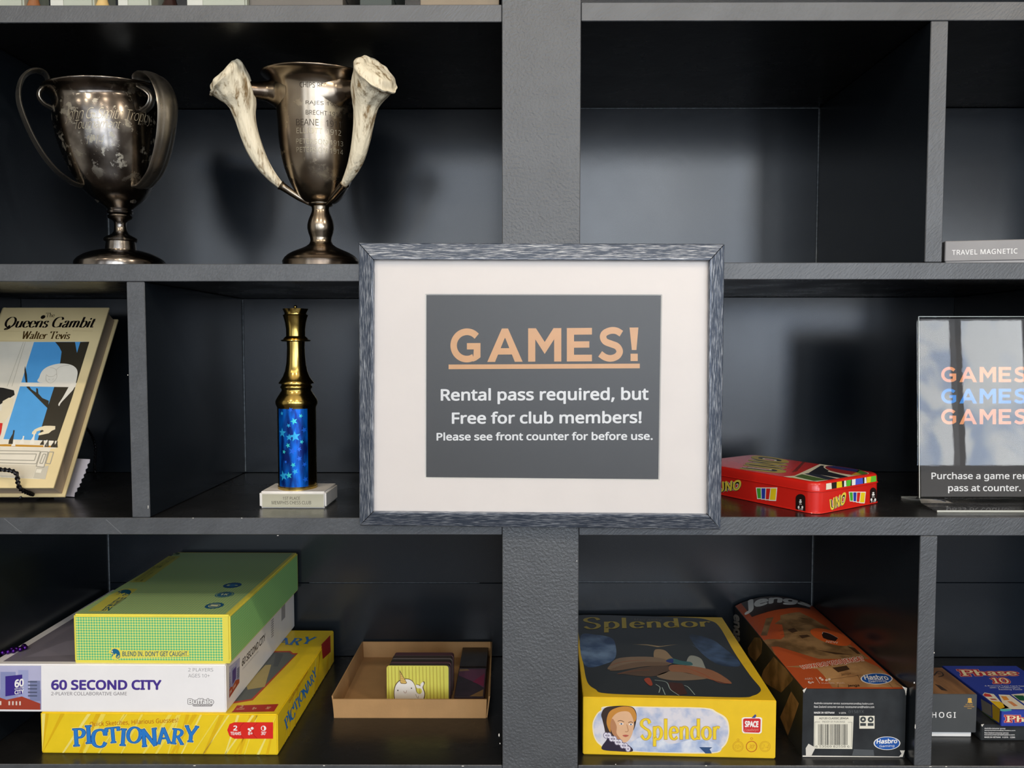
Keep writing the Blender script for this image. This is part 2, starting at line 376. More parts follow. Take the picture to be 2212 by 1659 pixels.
for i, (a, b, kl, ku) in enumerate(WINS):
    fw = .025 if i > 3 else .05; WZ0, WZ1 = (1.15, 2.40) if i > 3 else (.75, 3.6)
    fr = [((a-fw, RY0-.04, WZ0-.05), (a, RY0+.04, WZ1+.05)), ((b, RY0-.04, WZ0-.05), (b+fw, RY0+.04, WZ1+.05)), ((a, RY0-.04, WZ0-.05), (b, RY0+.04, WZ0)), ((a, RY0-.04, WZ1), (b, RY0+.04, WZ1+.05)), ((a, RY0-.03, WZM), (b, RY0+.03, WZM+.05))][:4 if kl == ku else 5]
    wf = box('window_%d' % (i+1), *fr[0], darkfr, bev=0, kind='structure')
    for p, q in fr[1:]: box('window_frame', p, q, darkfr, wf, bev=0)
    for z0, z1, k in (((WZ0, WZM, kl), (WZM+.05, WZ1, ku)) if kl != ku else ((WZ0, WZ1, ku),)):
        mesh('window_pane', [(a, RY0-.05, z0), (b, RY0-.05, z0), (b, RY0-.05, z1), (a, RY0-.05, z1)], [(3, 2, 1, 0)], daylight('daylight_%d_%d' % (i, z0*10), k, (.94, .98, 1, 1), (.48, .60, .80, 1)), wf)
    xs += [a-fw, b+fw]
    if i > 3:
        slab('wall_front_sill', (a-fw, RY0-.1, .70), (b+fw, RY0-.001, WZ0-.05), plaster); slab('wall_front_head', (a-fw, RY0-.1, WZ1+.05), (b+fw, RY0-.001, 3.65), plaster)
xs.append(RX1)
k = 0
for i in range(0, len(xs), 2):
    if xs[i+1]-xs[i] > .01: slab('wall_front' if k == 0 else 'wall_front_%d' % k, (xs[i], RY0-.1, 0), (xs[i+1], RY0, RZ), plaster); k += 1
slab('wall_front_low', (RX0, RY0-.1, 0), (RX1, RY0-.001, .70), plaster)
slab('wall_front_high', (RX0, RY0-.1, 3.65), (RX1, RY0-.001, RZ), plaster)

# ================================================================ bookcase
DEP = .3056
p_in = mat('charcoal_paint_inside', (.0105, .0145, .0195), .21, var=.25, vscale=5, bump=.00005, bscale=60, spec=.62, rvar=.05)
p_shelf = mat('charcoal_paint_shelf', (.014, .0138, .0135), .24, var=.35, vscale=14, bump=.0002, bscale=90, rvar=.1)
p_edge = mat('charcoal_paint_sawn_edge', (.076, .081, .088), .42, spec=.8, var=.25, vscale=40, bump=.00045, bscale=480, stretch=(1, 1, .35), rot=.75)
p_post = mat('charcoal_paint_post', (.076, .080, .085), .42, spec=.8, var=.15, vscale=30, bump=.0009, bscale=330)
def PX(px, py=None): return onY(px, 800 if py is None else py, 0).x
def PZ(py, px=1112): return onY(px, py, 0).z
XL, XR = PX(-330), PX(2900)
bc = thing('bookcase', 'tall charcoal painted open bookcase with shelves, dividers and a wide centre post', 'bookcase')
def board(name, x0, x1, z0, z1, m=p_shelf, y0=0, y1=DEP):
    """a board whose sawn front edge carries a rougher coat than its faces"""
    bm = bmesh.new()
    bmesh.ops.create_cube(bm, size=1, matrix=Matrix.Translation(((x0+x1)/2, (y0+y1)/2, (z0+z1)/2)) @ Matrix.Diagonal(Vector((x1-x0, y1-y0, z1-z0, 1))))
    bmesh.ops.bevel(bm, geom=bm.edges[:], offset=.0007, segments=1, affect='EDGES')
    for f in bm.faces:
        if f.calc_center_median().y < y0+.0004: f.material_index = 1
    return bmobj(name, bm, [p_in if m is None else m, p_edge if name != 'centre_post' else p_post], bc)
xa, xb = PX(1084.5, 300), PX(1254, 300)
T1L, B1L, T1R, B1R = PZ(10.5, 500), PZ(48.5, 500), PZ(4, 1700), PZ(45, 1700)
T2L, B2L, T2R, B2R = PZ(570, 500), PZ(608, 500), PZ(567, 1800), PZ(604, 1800)
T3L, B3L, T3R, B3R = PZ(1118.5, 500), PZ(1155, 500), PZ(1117, 1800), PZ(1157, 1800)
T4 = PZ(1653, 1100); B4 = T4-.02
TOP = T1L+.29; BOT = B4-.28
board('centre_post', xa, xb, BOT, TOP, p_in)
for (x0, x1, zz) in ((XL, xa, ((T1L, B1L), (T2L, B2L), (T3L, B3L), (T4, B4))), (xb, XR, ((T1R, B1R), (T2R, B2R), (T3R, B3R), (T4, B4)))):
    for t, b in zz: board('shelf_board', x0+.0003, x1-.0003, b, t)
    board('shelf_board', x0+.0003, x1-.0003, TOP-.02, TOP); board('shelf_board', x0+.0003, x1-.0003, BOT, BOT+.02)
def divider(l, r, py, zb, zt): board('divider', PX(l, py), PX(r, py), zb+.0003, zt-.0003, None)
divider(2004.5, 2042, 300, T2R, B1R); divider(279, 318, 860, T3L, B2L); divider(1981.5, 2019, 1400, T4, B3R)
divider(-124, -86, 300, T2L, B1L); divider(-110, -72, 1400, T4, B3L); divider(2395, 2433, 860, T3R, B2R)
board('side_panel', XL-.02, XL, BOT, TOP, None, 0, DEP+.014); board('side_panel', XR, XR+.02, BOT, TOP, None, 0, DEP+.014); box('light_seal_sheet', (XL, DEP+.0122, BOT), (XR, DEP+.0140, TOP), p_in, bc, bev=0)  # unseen sheet added behind the back panels to seal out a light gap
seam = onY(1500, 1258, DEP).z; seamL = onY(900, 1259.5, DEP).z
for (x0, x1, sm, rows) in ((XL, xa, seamL, ((T1L, TOP-.02), (T2L, B1L), (T3L, B2L), (T4, B3L), (BOT+.02, B4))), (xb, XR, seam, ((T1R, TOP-.02), (T2R, B1R), (T3R, B2R), (T4, B3R), (BOT+.02, B4)))):
    for i, (z0, z1) in enumerate(rows):
        cuts = [z0, sm, z1] if i == 3 else [z0, z1]
        for a, b in zip(cuts, cuts[1:]): box('back_panel', (x0, DEP, a+.0004), (x1, DEP+.012, b-.0004), p_in, bc, bev=.0006)
ck = mat('edge_highlight_paint', '#83898d', .5, var=.5, vscale=300)  # pale strips that paint in the highlights along the back-panel edges
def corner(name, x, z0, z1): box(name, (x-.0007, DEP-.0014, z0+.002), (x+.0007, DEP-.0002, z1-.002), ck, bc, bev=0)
corner('highlight_line', PX(2004.5, 300)-.0008, T2R, B1R); corner('highlight_line', PX(-72, 1400)+.0008, T4, B3L); corner('highlight_line', PX(-86, 300)+.0008, T2L, B1L); corner('highlight_line', PX(318, 860)+.0008, T3L, B2L); corner('highlight_line', PX(1981.5, 1400)-.0008, T4, B3R)
box('highlight_line', (xb+.001, DEP-.0006, seam+.0002), (XR-.3, DEP+.0002, seam+.0010), ck, bc, bev=0); box('highlight_line', (xa-.30, DEP-.0004, seamL+.0002), (xa-.04, DEP+.0002, seamL+.0006), ck, bc, bev=0)
box('highlight_line', (xb+.001, DEP-.0008, B1R-.0012), (PX(2004.5, 300), DEP-.0001, B1R-.0002), ck, bc, bev=0)
chip = mat('bare_primer_chip', '#e9e4da', .7)
chips = [(1078, 1588, 3, 9), (1080, 1606, 2, 4), (1246, 1212, 2, 3), (1975, 1475, 3, 5), (2018, 1410, 2, 4), (1977, 1570, 2, 12), (1000, 1655, 6, 2), (700, 1654, 5, 2), (420, 1654, 7, 2), (1330, 1651, 3, 2), (1525, 1654, 5, 2), (2010, 1656, 8, 2), (2044, 1656, 5, 2), (600, 1157, 5, 1.5), (417, 1119, 4, 1.5), (522, 1119, 3, 1.5), (320, 1095, 1.5, 10), (276, 810, 2, 2.5)]
vs, fs = [], []
for x, y, ww, hh in chips:
    p = onY(x, y, -.0003); a, b = ww*.5*.00052, hh*.5*.00052; i0 = len(vs); n = 9
    for q in range(n):
        t = 2*PI*q/n; r = random.uniform(.7, 1.1); vs.append((p.x+a*r*math.cos(t), p.y, p.z+b*r*math.sin(t)))
    fs.append(tuple(range(i0, i0+n)))
mesh('paint_chip', vs, fs, chip, bc, kind='stuff')
for (x, y, dx, dy) in ((8, 1120, 38, 33), (228, 1122, 34, 33)):
    A, B = onY(x, y, -.0003), onY(x+dx, y+dy-2, -.0003); mesh('saw_mark', [A, A+Vector((.0009, 0, 0)), B+Vector((.0009, 0, 0)), B], [(3, 2, 1, 0)], mat('scuffed_paint', '#77797b', .6), bc)

# ================================================================ generic game box
class GBox:
    """box standing on height z with front bottom corners at pixels a and b"""
    def __init__(s, name, label, cat, a, b, z, depth, height, col, top_px=None, back_px=None, lidm=None, basem=None, lid=.93, inset=.0012, bev=.0012, group=None):
        A, B = onZ(a[0], a[1], z), onZ(b[0], b[1], z); d = B-A; s.w = d.length; ang = math.atan2(d.y, d.x)
        s.root = thing(name, label, cat, at(A, ang), group); s.h, s.d = height, depth
        lm = lidm or pm(col); hb = height*(1-lid)
        box('lid', (0, 0, hb), (s.w, depth, height), lm, s.root, bev=bev, seg=2)
        if lid < 1: box('base', (inset, inset, 0), (s.w-inset, depth-inset, hb+.004), basem or lm, s.root, bev=.0008)
        s.front = Face(s.root, (0, 0, 0), (1, 0, 0), (0, 0, 1)); s.top = Face(s.root, (0, 0, height), (1, 0, 0), (0, 1, 0))
        s.right = Face(s.root, (s.w, 0, 0), (0, 1, 0), (0, 0, 1)); s.left = Face(s.root, (0, depth, 0), (0, -1, 0), (0, 0, 1))
def hgt(a, z, py):                          # height of a point above pixel a (on plane z) that shows at py
    A = onZ(a[0], a[1], z); return onY(a[0], py, A.y).z-z

# ================================================================ framed sign on the centre post
fy = -.0215
FP = onY(772, 1140, fy)
fr = thing('framed_sign', 'framed dark sign with orange GAMES! heading, hung over the centre post in silvery black frame', 'sign', Matrix.Translation((FP.x, 0, FP.z)) @ Matrix.Rotation(-.026, 4, 'Z') @ Matrix.Rotation(.0015, 4, 'Y'))
ff = Face(fr, (0, fy, 0), (1, 0, 0), (0, 0, 1))
oTL, oTR, oBR, oBL = [Vector(ff.px(*p)) for p in ((770, 522), (1570.5, 524), (1562, 1149), (772, 1140))]
iTL, iTR, iBR, iBL = [Vector(ff.px(*p)) for p in ((805, 559), (1534.5, 561), (1531, 1114), (803.5, 1108))]
def streak(name, vert):
    m = bpy.data.materials.new(name); m.use_nodes = True; nt = m.node_tree; L = nt.links.new; b = nt.nodes['Principled BSDF']
    tc = nd(nt, 'ShaderNodeTexCoord'); mp = nd(nt, 'ShaderNodeMapping'); L(tc.outputs['Object'], mp.inputs[0])
    mp.inputs['Scale'].default_value = (1500, 700, 70) if vert else (70, 700, 1500)
    n = nd(nt, 'ShaderNodeTexNoise', i_Scale=1.0, i_Detail=3.0, i_Roughness=.6); L(mp.outputs[0], n.inputs['Vector'])
    r = nd(nt, 'ShaderNodeValToRGB'); e = r.color_ramp.elements; e[0].position = .50; e[0].color = (.10, .125, .175, 1); e[1].position = .68; e[1].color = (.72, .76, .82, 1)
    L(n.outputs[0], r.inputs[0]); L(r.outputs[0], b.inputs['Base Color']); b.inputs['Roughness'].default_value = .36; b.inputs['Metallic'].default_value = .55
    bp = nd(nt, 'ShaderNodeBump', i_Distance=.0005, i_Strength=.8); L(n.outputs[0], bp.inputs['Height']); L(bp.outputs[0], b.inputs['Normal']); return m
SH, SV = streak('silver_streaked_wood_h', False), streak('silver_streaked_wood_v', True)
blk = mat('frame_black_edge', '#15161a', .4)
def bar(o0, o1, i0, i1, m):
    """mitred bar: outer line o0-o1, inner line i0-i1, slopes up from its outer edge to its inner edge"""
    ax = (o1-o0).normalized()*.0005; vs = []
    for (o, i, s) in ((o0, i0, 1), (o1, i1, -1)):
        o, i = o+ax*s, i+ax*s; d = (i-o)
        for q, y in ((o, 0), (o, fy+.0105), (o+d*.06, fy+.0090), (o+d*.93, fy+.0004), (i, fy), (i+d*.03, fy+.0012), (i+d*.03, 0)): vs.append((q.x, y, q.y))
    fs = [(k, (k+1) % 7, 7+(k+1) % 7, 7+k) for k in range(7)]+[tuple(range(7))[::-1], tuple(range(7, 14))]
    bm = bmesh.new(); me = bpy.data.meshes.new('t'); me.from_pydata(vs, [], fs); bm.from_mesh(me); bpy.data.meshes.remove(me)
    o = bmobj('frame_bar', bm, [m, blk], fr)
    for p in o.data.polygons:
        if len(p.vertices) == 7: p.material_index = 1
bar(oTL, oTR, iTL, iTR, SH); bar(oBR, oBL, iBR, iBL, SH); bar(oBL, oTL, iBL, iTL, SV); bar(oTR, oBR, iTR, iBR, SV)
mp_ = Face(fr, (0, fy+.0085, 0), (1, 0, 0), (0, 0, 1))
wTL, wTR, wBR, wBL = [Vector(mp_.px(*p)) for p in ((918.5, 635), (1430.5, 636), (1424.5, 1038), (918, 1033.5))]
MT = [iTL, iTR, iBR, iBL]; WW = [wTL, wTR, wBR, wBL]; cc = sum(WW, Vector((0, 0)))/4
vs = [(p.x, fy+.0085, p.y) for p in MT]+[(p.x, fy+.0085, p.y) for p in WW]
IN = [p+Vector((math.copysign(.0011, cc.x-p.x), math.copysign(.0011, cc.y-p.y))) for p in WW]
vs += [(p.x, fy+.0100, p.y) for p in IN]
mesh('mat_board', vs, [(k, (k+1) % 4, 4+(k+1) % 4, 4+k)[::-1] for k in range(4)]+[(4+k, 4+(k+1) % 4, 8+(k+1) % 4, 8+k)[::-1] for k in range(4)], [mat('cream_mat_board', '#f1e6dc', .8, var=.02), mat('white_mat_core', '#fff9ee', .8)], fr, [0]*4+[1]*4)
ps = Print('sign_sheet', Face(fr, (0, fy+.0102, 0), (1, 0, 0), (0, 0, 1)), base=0)
ps.poly([tuple(p+(p-cc).normalized()*.002) for p in WW][::-1], mat('dark_grey_print', '#33312f', .55, var=.04, vscale=25)); ps.done()
box('backing', (min(p.x for p in MT)-.004, fy+.0110, min(p.y for p in MT)-.004), (max(p.x for p in MT)+.004, fy+.0135, max(p.y for p in MT)+.004), mat('backing_card', '#8d7c66', .8), fr)
sf = Face(fr, (0, fy+.0102, 0), (1, 0, 0), (0, 0, 1)); ORG = '#e6a866'
p = Print('heading_lettering', sf, base=2)
p.quad(glyphs_drawn('GAMES!', GF, .2, .2, gap=.14), [(973, 783.5), (1379, 781), (1379, 706), (973, 709)], ORG); p.ppx([(969, 797.5), (1382, 795.5), (1382, 785.5), (969, 787.5)], ORG); p.done()
p = Print('message_lettering', sf, base=2); WT = '#f7f4f0'
p.tpx('Rental pass required, but', [(952, 873.5), (1401, 872), (1401, 836), (952, 839)], WT, bold=.022)
p.tpx('Free for club members!', [(976, 916), (1386, 914.5), (1386, 887), (976, 889.5)], WT, bold=.022)
p.tpx('Please see front counter for before use.', [(943, 952), (1410, 950.5), (1410, 932.5), (943, 934)], WT, bold=.024); p.done()
def clear(name, refl=.08, rough=.02, tint=(1, 1, 1, 1), ior=1.5):
    m = bpy.data.materials.new(name); m.use_nodes = True; nt = m.node_tree; nt.nodes.clear(); L = nt.links.new
    o = nd(nt, 'ShaderNodeOutputMaterial'); t = nd(nt, 'ShaderNodeBsdfTransparent'); t.inputs[0].default_value = tint
    g = nd(nt, 'ShaderNodeBsdfGlossy'); g.inputs['Roughness'].default_value = rough; f = nd(nt, 'ShaderNodeFresnel'); f.inputs[0].default_value = ior
    ml = nd(nt, 'ShaderNodeMath', operation='MULTIPLY'); ml.inputs[1].default_value = refl/.04; mx = nd(nt, 'ShaderNodeMixShader')
    n = nd(nt, 'ShaderNodeTexNoise', i_Scale=9.0); bp = nd(nt, 'ShaderNodeBump', i_Distance=.00005, i_Strength=.3); L(n.outputs[0], bp.inputs['Height']); L(bp.outputs[0], g.inputs['Normal'])
    L(f.outputs[0], ml.inputs[0]); L(ml.outputs[0], mx.inputs[0]); L(t.outputs[0], mx.inputs[1]); L(g.outputs[0], mx.inputs[2]); L(mx.outputs[0], o.inputs[0]); return m
glz = [p+(p-cc).normalized()*.002 for p in MT]
mesh('glazing', [(p.x, fy+.0083, p.y) for p in glz]+[(p.x, fy+.0073, p.y) for p in glz], [(7, 6, 5, 4), (0, 1, 2, 3)], clear('non_glare_glazing', .03, .42), fr)

# ================================================================ trophies
def tarnish(name, c1, c2, c3, rough, patch=(.5, .56), sc=38):
    m = bpy.data.materials.new(name); m.use_nodes = True; nt = m.node_tree; L = nt.links.new; b = nt.nodes['Principled BSDF']
    tc = nd(nt, 'ShaderNodeTexCoord'); n1 = nd(nt, 'ShaderNodeTexNoise', i_Scale=sc, i_Detail=6.0, i_Roughness=.65); n2 = nd(nt, 'ShaderNodeTexNoise', i_Scale=sc*.45, i_Detail=3.0)
    L(tc.outputs['Object'], n1.inputs['Vector']); L(tc.outputs['Object'], n2.inputs['Vector'])
    a = nd(nt, 'ShaderNodeMix', data_type='RGBA'); a.inputs[6].default_value = lin(c1); a.inputs[7].default_value = lin(c2)
    r2 = nd(nt, 'ShaderNodeMapRange'); r2.inputs[1].default_value = .38; r2.inputs[2].default_value = .62; L(n2.outputs[0], r2.inputs[0]); L(r2.outputs[0], a.inputs[0])
    q = nd(nt, 'ShaderNodeMix', data_type='RGBA'); L(a.outputs[2], q.inputs[6]); q.inputs[7].default_value = lin(c3)
    r1 = nd(nt, 'ShaderNodeMapRange'); r1.inputs[1].default_value, r1.inputs[2].default_value = patch; L(n1.outputs[0], r1.inputs[0])
    # wear only where the bowl is rubbed: its middle heights
    s = nd(nt, 'ShaderNodeSeparateXYZ'); L(tc.outputs['Object'], s.inputs[0]); h = nd(nt, 'ShaderNodeMapRange'); h.inputs[1].default_value = .085; h.inputs[2].default_value = .125; L(s.outputs[2], h.inputs[0])
    h2 = nd(nt, 'ShaderNodeMapRange'); h2.inputs[1].default_value = .215; h2.inputs[2].default_value = .18; L(s.outputs[2], h2.inputs[0])
    mm = nd(nt, 'ShaderNodeMath', operation='MULTIPLY'); L(h.outputs[0], mm.inputs[0]); L(h2.outputs[0], mm.inputs[1]); m2 = nd(nt, 'ShaderNodeMath', operation='MULTIPLY'); L(mm.outputs[0], m2.inputs[0]); L(r1.outputs[0], m2.inputs[1])
    L(m2.outputs[0], q.inputs[0]); L(q.outputs[2], b.inputs['Base Color']); b.inputs['Metallic'].default_value = 1
    rr = nd(nt, 'ShaderNodeMapRange'); rr.inputs[3].default_value = rough; rr.inputs[4].default_value = .5; L(m2.outputs[0], rr.inputs[0])
    r3 = nd(nt, 'ShaderNodeMath', operation='MULTIPLY_ADD'); L(n2.outputs[0], r3.inputs[0]); r3.inputs[1].default_value = .12; L(rr.outputs[0], r3.inputs[2]); L(r3.outputs[0], b.inputs['Roughness']); return m
silver = tarnish('tarnished_silver', '#968f87', '#57504a', '#a59f90', .13, (.55, .61), 80)
pewter = tarnish('brown_tarnished_silver', '#a79a88', '#6b5d50', '#b3a588', .17, (.55, .7), 30)
engr = mat('engraved_line', '#b9ae95', .45, metal=.7)
engd = mat('engraved_dark_line', '#4a4034', .5, metal=.5)
def rad(M, a, pts, axis=None):
    """pixels on the outline of something standing in the vertical plane through the axis at azimuth a -> (radius, height)"""
    O = M.translation; D = Vector((math.cos(a), math.sin(a), 0)); N = Vector((-D.y, D.x, 0)); out = []
    for x, y in pts:
        d = ray(x, y); p = CP+d*((O-CP).dot(N)/d.dot(N))-O
        ax = axis(p.z) if axis else Vector((0, 0, 0)); out.append(((p-ax).dot(D), p.z))
    return out
# --- silver three-handled cup
y1 = .075; t1p = onY(262, 560, y1); k1 = (DF+y1)/F
M1 = at((t1p.x, y1, T2L)); h1 = lambda y: (onY(262, y, y1).z-T2L)
t1 = thing('loving_cup', 'tarnished silver loving cup with scrolled strap handles and script engraving, on upper shelf', 'trophy', M1)
LEAN, H0 = .105, h1(452)
axis1 = lambda h: Vector((-LEAN*max(0, h-H0), 0, 0))
def lean(o):
    for v in o.data.vertices:
        if v.co.z > H0: v.co.x -= LEAN*(v.co.z-H0)
prof = [(0, 584), (90, 584), (91, 570), (89, 566), (84, 560), (72, 552), (60, 547), (47, 543), (36, 541), (31, 540), (30, 531), (29, 523), (33, 521), (34, 518), (31, 514), (26, 511), (18, 507), (13, 500), (12, 490), (12, 482), (15, 477), (23, 473), (25, 469), (24, 466), (20, 464), (25, 462), (26, 458), (24, 455), (25, 452)]
lathe('foot', [(r*k1, max(0, h1(y))) for r, y in [(0, 586)]+prof[1:]]+[(0, h1(451))], silver, t1)
bowl = [(25, 452), (33, 445), (47, 434), (60, 420), (72, 402), (81, 382), (88, 360), (95, 335), (100, 310), (103, 285), (104, 262), (104, 240), (103, 220), (101, 203), (103, 193), (108, 184), (115, 176), (118, 172), (119, 169), (117, 167), (113, 170), (106, 178), (100, 190), (98, 210), (98, 250), (95, 300), (85, 350), (60, 410), (20, 440), (0, 442)]
bowl = [(r, y+26*min(1, max(0, (300-y)/125))) for r, y in bowl]
pr = cr([(r*k1, h1(y)) for r, y in bowl], 3)
o = lathe('bowl', [(max(0, p.x), p.y) for p in pr], silver, t1); lean(o)
rim_r = dict()
def bowl_r(h, table): # outer radius at height h
    for (r0, z0), (r1, z1) in zip(table, table[1:]):
        if z0 <= h <= z1: return r0+(r1-r0)*(h-z0)/(z1-z0)
    return table[-1][0]
tb1 = [(r*k1, h1(y)) for r, y in bowl[:18]]
AL = math.radians(-142)
hsil = mat('front_lit_silver', '#c9c2b6', .27, metal=1, var=.45, vscale=45, rvar=.15)  # handle silver made brighter, the light from the front put into its colour
hp = rad(M1, AL, [(136, 246), (126, 237), (112, 228), (98, 220), (88, 208), (86, 196), (92, 186), (103, 179), (106, 168), (101, 156), (90, 148), (77, 146), (62, 151), (49, 165), (42, 188), (42, 210), (47, 232), (58, 262), (74, 297), (96, 334), (122, 366), (146, 386), (165, 397), (184, 402), (198, 416), (213, 436)], axis1)
def interp(tab, s):
    for (a, x), (b, y) in zip(tab, tab[1:]):
        if a <= s <= b: return x+(y-x)*(s-a)/(b-a) if b > a else x
    return tab[-1][1]
for ki, a in enumerate((AL, math.radians(-23), math.radians(100))):
    D = Vector((math.cos(a), math.sin(a), 0)); P = [axis1(h)+D*(r+(.16*max(0, r-.05) if ki == 1 else 0))+Vector((0, 0, h)) for r, h in hp]
    wfun = lambda s: interp([(0, .010), (.06, .006), (.2, .0035), (.28, .008), (.36, .0115), (.6, .013), (.85, .010), (.93, .010), (1, .003)], s)
    sweep('handle', cr(P, 4), wfun, lambda s: interp([(0, .0022), (.3, .0022), (.9, .0022), (1, .0012)], s), (-D.y, D.x, 0), hsil, t1, seg=24, power=.8, disp=lambda s, t: .16*math.cos(t*4))
def engrave(name, root, table, axis, a0, h0, txt, wd, ht, m, **kw):
    """text wrapped round a bowl, centred on azimuth a0"""
    g = kw.pop('g', None) or glyphs_font(txt, **kw); bb = bbox(g[0]); vs = []
    for x, y in g[0]:
        u = ((x-bb[0])/(bb[2]-bb[0])-.5)*wd; v = (y-bb[1])/(bb[3]-bb[1])*ht+h0+(arc*(u/wd*2)**2 if (arc := kw.get('arc', 0)) else 0)
        r = bowl_r(v, table); a = a0+u/r; ax = axis(v); vs.append((ax.x+(r+.0003)*math.cos(a), ax.y+(r+.0003)*math.sin(a), v))
    return mesh(name, vs, g[1], m, root)
va1 = math.atan2(CP.y-y1, CP.x-t1p.x)
for txt, y, wpx, hpx, da in (('John G. Smith Trophy', 285, 182, 30, .02), ('Tournament', 297, 88, 17, -.22), ('1914', 328, 36, 17, -.3)):
    engrave('engraved_lettering', t1, tb1, axis1, va1+da, h1(y), txt, wpx*k1, hpx*k1, engr, bold=-.014, shear=.62, space=.9)
def settle(root, va, hs, k):
    """the old bowl sits bent forward on its stem"""
    dx, dy = math.cos(va), math.sin(va)
    for o in root.children:
        for v in o.data.vertices:
            v.co.z -= k*min(1, max(0, (v.co.z-hs)/.05))*(v.co.x*dx+v.co.y*dy)
settle(t1, va1, h1(470), .09)
for o in t1.children:
    if not (o.name == 'handle' or o.name.startswith('foot')):
        for v in o.data.vertices: v.co.z += .10*min(1, max(0, (v.co.z-H0)/.05))*v.co.x
# --- antler-handled cup
y2 = .095; t2p = onY(694, 560, y2); k2 = (DF+y2)/F; M2 = at((t2p.x, y2, T2L)); h2 = lambda y: (onY(694, y, y2).z-T2L)
t2 = thing('antler_cup', 'brown tarnished loving cup with antler handles and engraved winners list, on upper shelf', 'trophy', M2)
z0 = (0, 0, 0); ax0 = lambda h: Vector(z0)
foot = [(80, 572), (81, 566), (79, 563), (78, 561), (77, 559), (75, 557), (70, 552), (60, 546), (46, 540), (33, 534), (25, 528), (22, 521), (23, 513), (26, 504), (28, 495), (28, 487), (26, 477), (22, 467), (19, 459), (18, 453), (19, 447), (25, 444), (26, 442), (26, 439), (22, 438)]
lathe('foot', [(0, 0), (82*k2, 0)]+[(r*k2, max(.0005, h2(y))) for r, y in foot]+[(0, h2(437))], pewter, t2)
body = [(24, 441), (34, 437), (45, 427), (54, 413), (62, 398), (69, 380), (75, 360), (80, 335), (84, 305), (86, 270), (88, 235), (89, 205), (90, 185), (93, 170), (99, 158), (108, 148), (116, 142), (119, 139), (119, 136), (115, 136), (106, 144), (96, 156), (89, 172), (86, 200), (82, 270), (75, 340), (50, 405), (20, 430), (0, 433)]
body = [(r, y+30*min(1, max(0, (260-y)/115))) for r, y in body]
tb2 = [(r*k2, h2(y)) for r, y in body[:18]]
lathe('bowl', [(max(0, p.x), p.y) for p in cr([(r*k2, h2(y)) for r, y in body], 3)], pewter, t2)
bone = mat('antler_bone', '#efe3c6', .55, var=.1, vscale=1, bump=.0016, bscale=190, stretch=(1, 1, .16), col2='#8d744e', thr=(.5, .66), coords='Object')
nt = bone.node_tree
for n in nt.nodes:
    if n.bl_idname == 'ShaderNodeTexNoise' and n.inputs['Scale'].default_value == 1: n.inputs['Scale'].default_value = 130; n.inputs['Roughness'].default_value = .7
va2 = math.atan2(CP.y-y2, CP.x-t2p.x)
A2 = va2-math.radians(84)
an = [((476, 157), 6), ((478, 159), 20), ((480, 161), 31), ((484, 164), 39), ((489, 168), 43), ((496, 176), 39), ((505, 188), 36), ((516, 205), 33), ((524, 225), 28), ((528, 245), 24.5), ((534, 270), 22.5), ((543, 300), 21), ((555, 330), 19), ((570, 357), 16), ((587, 380), 12.5), ((603, 397), 9), ((609, 402), 8)]
rp = rad(M2, A2, [p for p, r in an]); rr = [r*k2*(1.10 if i < 7 else 1.04 if i < 8 else .98 if i < 9 else .92 if i < 10 else .87) for i, (p, r) in enumerate(an)]
fer = rad(M2, A2, [(605, 399), (614, 405), (630, 416), (648, 428), (664, 438), (676, 446)])
hc_ = rad(M2, A2, [(585, 197)])[0][1]; con = [(x_, hc_) for x_ in (.092, .080, .070, .061, .053, .047, .041)]
for j in range(3):
    a = A2+2*PI*j/3; D = Vector((math.cos(a), math.sin(a), 0)); T = (-D.y, D.x, 0)
    P = cr([(D.x*r, D.y*r, h, q) for (r, h), q in zip(rp, rr)], 6); N = len(P)-1; tab = [(i/N, p[3]) for i, p in enumerate(P)]
    def dsp(s, t, j=j):
        b = .13*math.exp(-((s-.10)/.07)**2)*(noise.noise((math.cos(t)*2.2+j*7, math.sin(t)*2.2, 1)))*2.2
        return b+(.035*math.sin(11*t+2*math.sin(9*s))+.09*noise.noise((math.cos(t)*2.6, math.sin(t)*2.6, s*9+j*5)))*(1-s*.75)
    sweep('antler', [(p[0], p[1], p[2]) for p in P], lambda s: interp(tab, s), lambda s: interp(tab, s), T, bone, t2, seg=56, disp=dsp)
    sweep('ferrule', cr([(D.x*r, D.y*r, h) for r, h in fer], 4), lambda s: interp([(0, .0062), (.04, .0064), (.06, .0052), (.6, .0040), (1, .0012)], s), lambda s: interp([(0, .0062), (.04, .0064), (.06, .0052), (.6, .0038), (1, .001)], s), T, pewter, t2)
    fw_ = lambda s: interp([(0, .0100), (.3, .0100), (.5, .0118), (.68, .0165), (.85, .0245), (1, .031)], s)
    sweep('handle_socket', cr([(D.x*r, D.y*r, h) for r, h in con], 5), fw_, fw_, T, pewter, t2, seg=40)
    q = con[1]; ri = bmesh.new(); bmesh.ops.create_uvsphere(ri, u_segments=14, v_segments=8, radius=.0032); ri.transform(Matrix.Translation(Vector((D.x*(q[0]-.001)+D.y*.0085, D.y*(q[0]-.001)-D.x*.0085, q[1]))))
    bmobj('rivet', ri, mat('brass_rivet', '#b99a52', .3, metal=1), t2, smooth=True)
for txt, y, wpx, hpx, da in (('CHIPS RECORD', 210, 78, 10, .0), ('RAJES 1909', 246, 72, 9, .1), ('BRECHT 1910', 265, 72, 9, .1), ('BEANE   1911', 287, 92, 13, -.03), ('ELLIOTT  1912', 303, 92, 11, -.02), ('PETERSON 1913', 324, 98, 10, .0), ('PETERSON 1914', 341, 98, 10, .0)):
    engrave('engraved_lettering', t2, tb2, ax0, va2+da, h2(y), txt, wpx*k2, hpx*k2, engd if y < 300 else engr, bold=-.004)

settle(t2, va2, h2(450), .10)
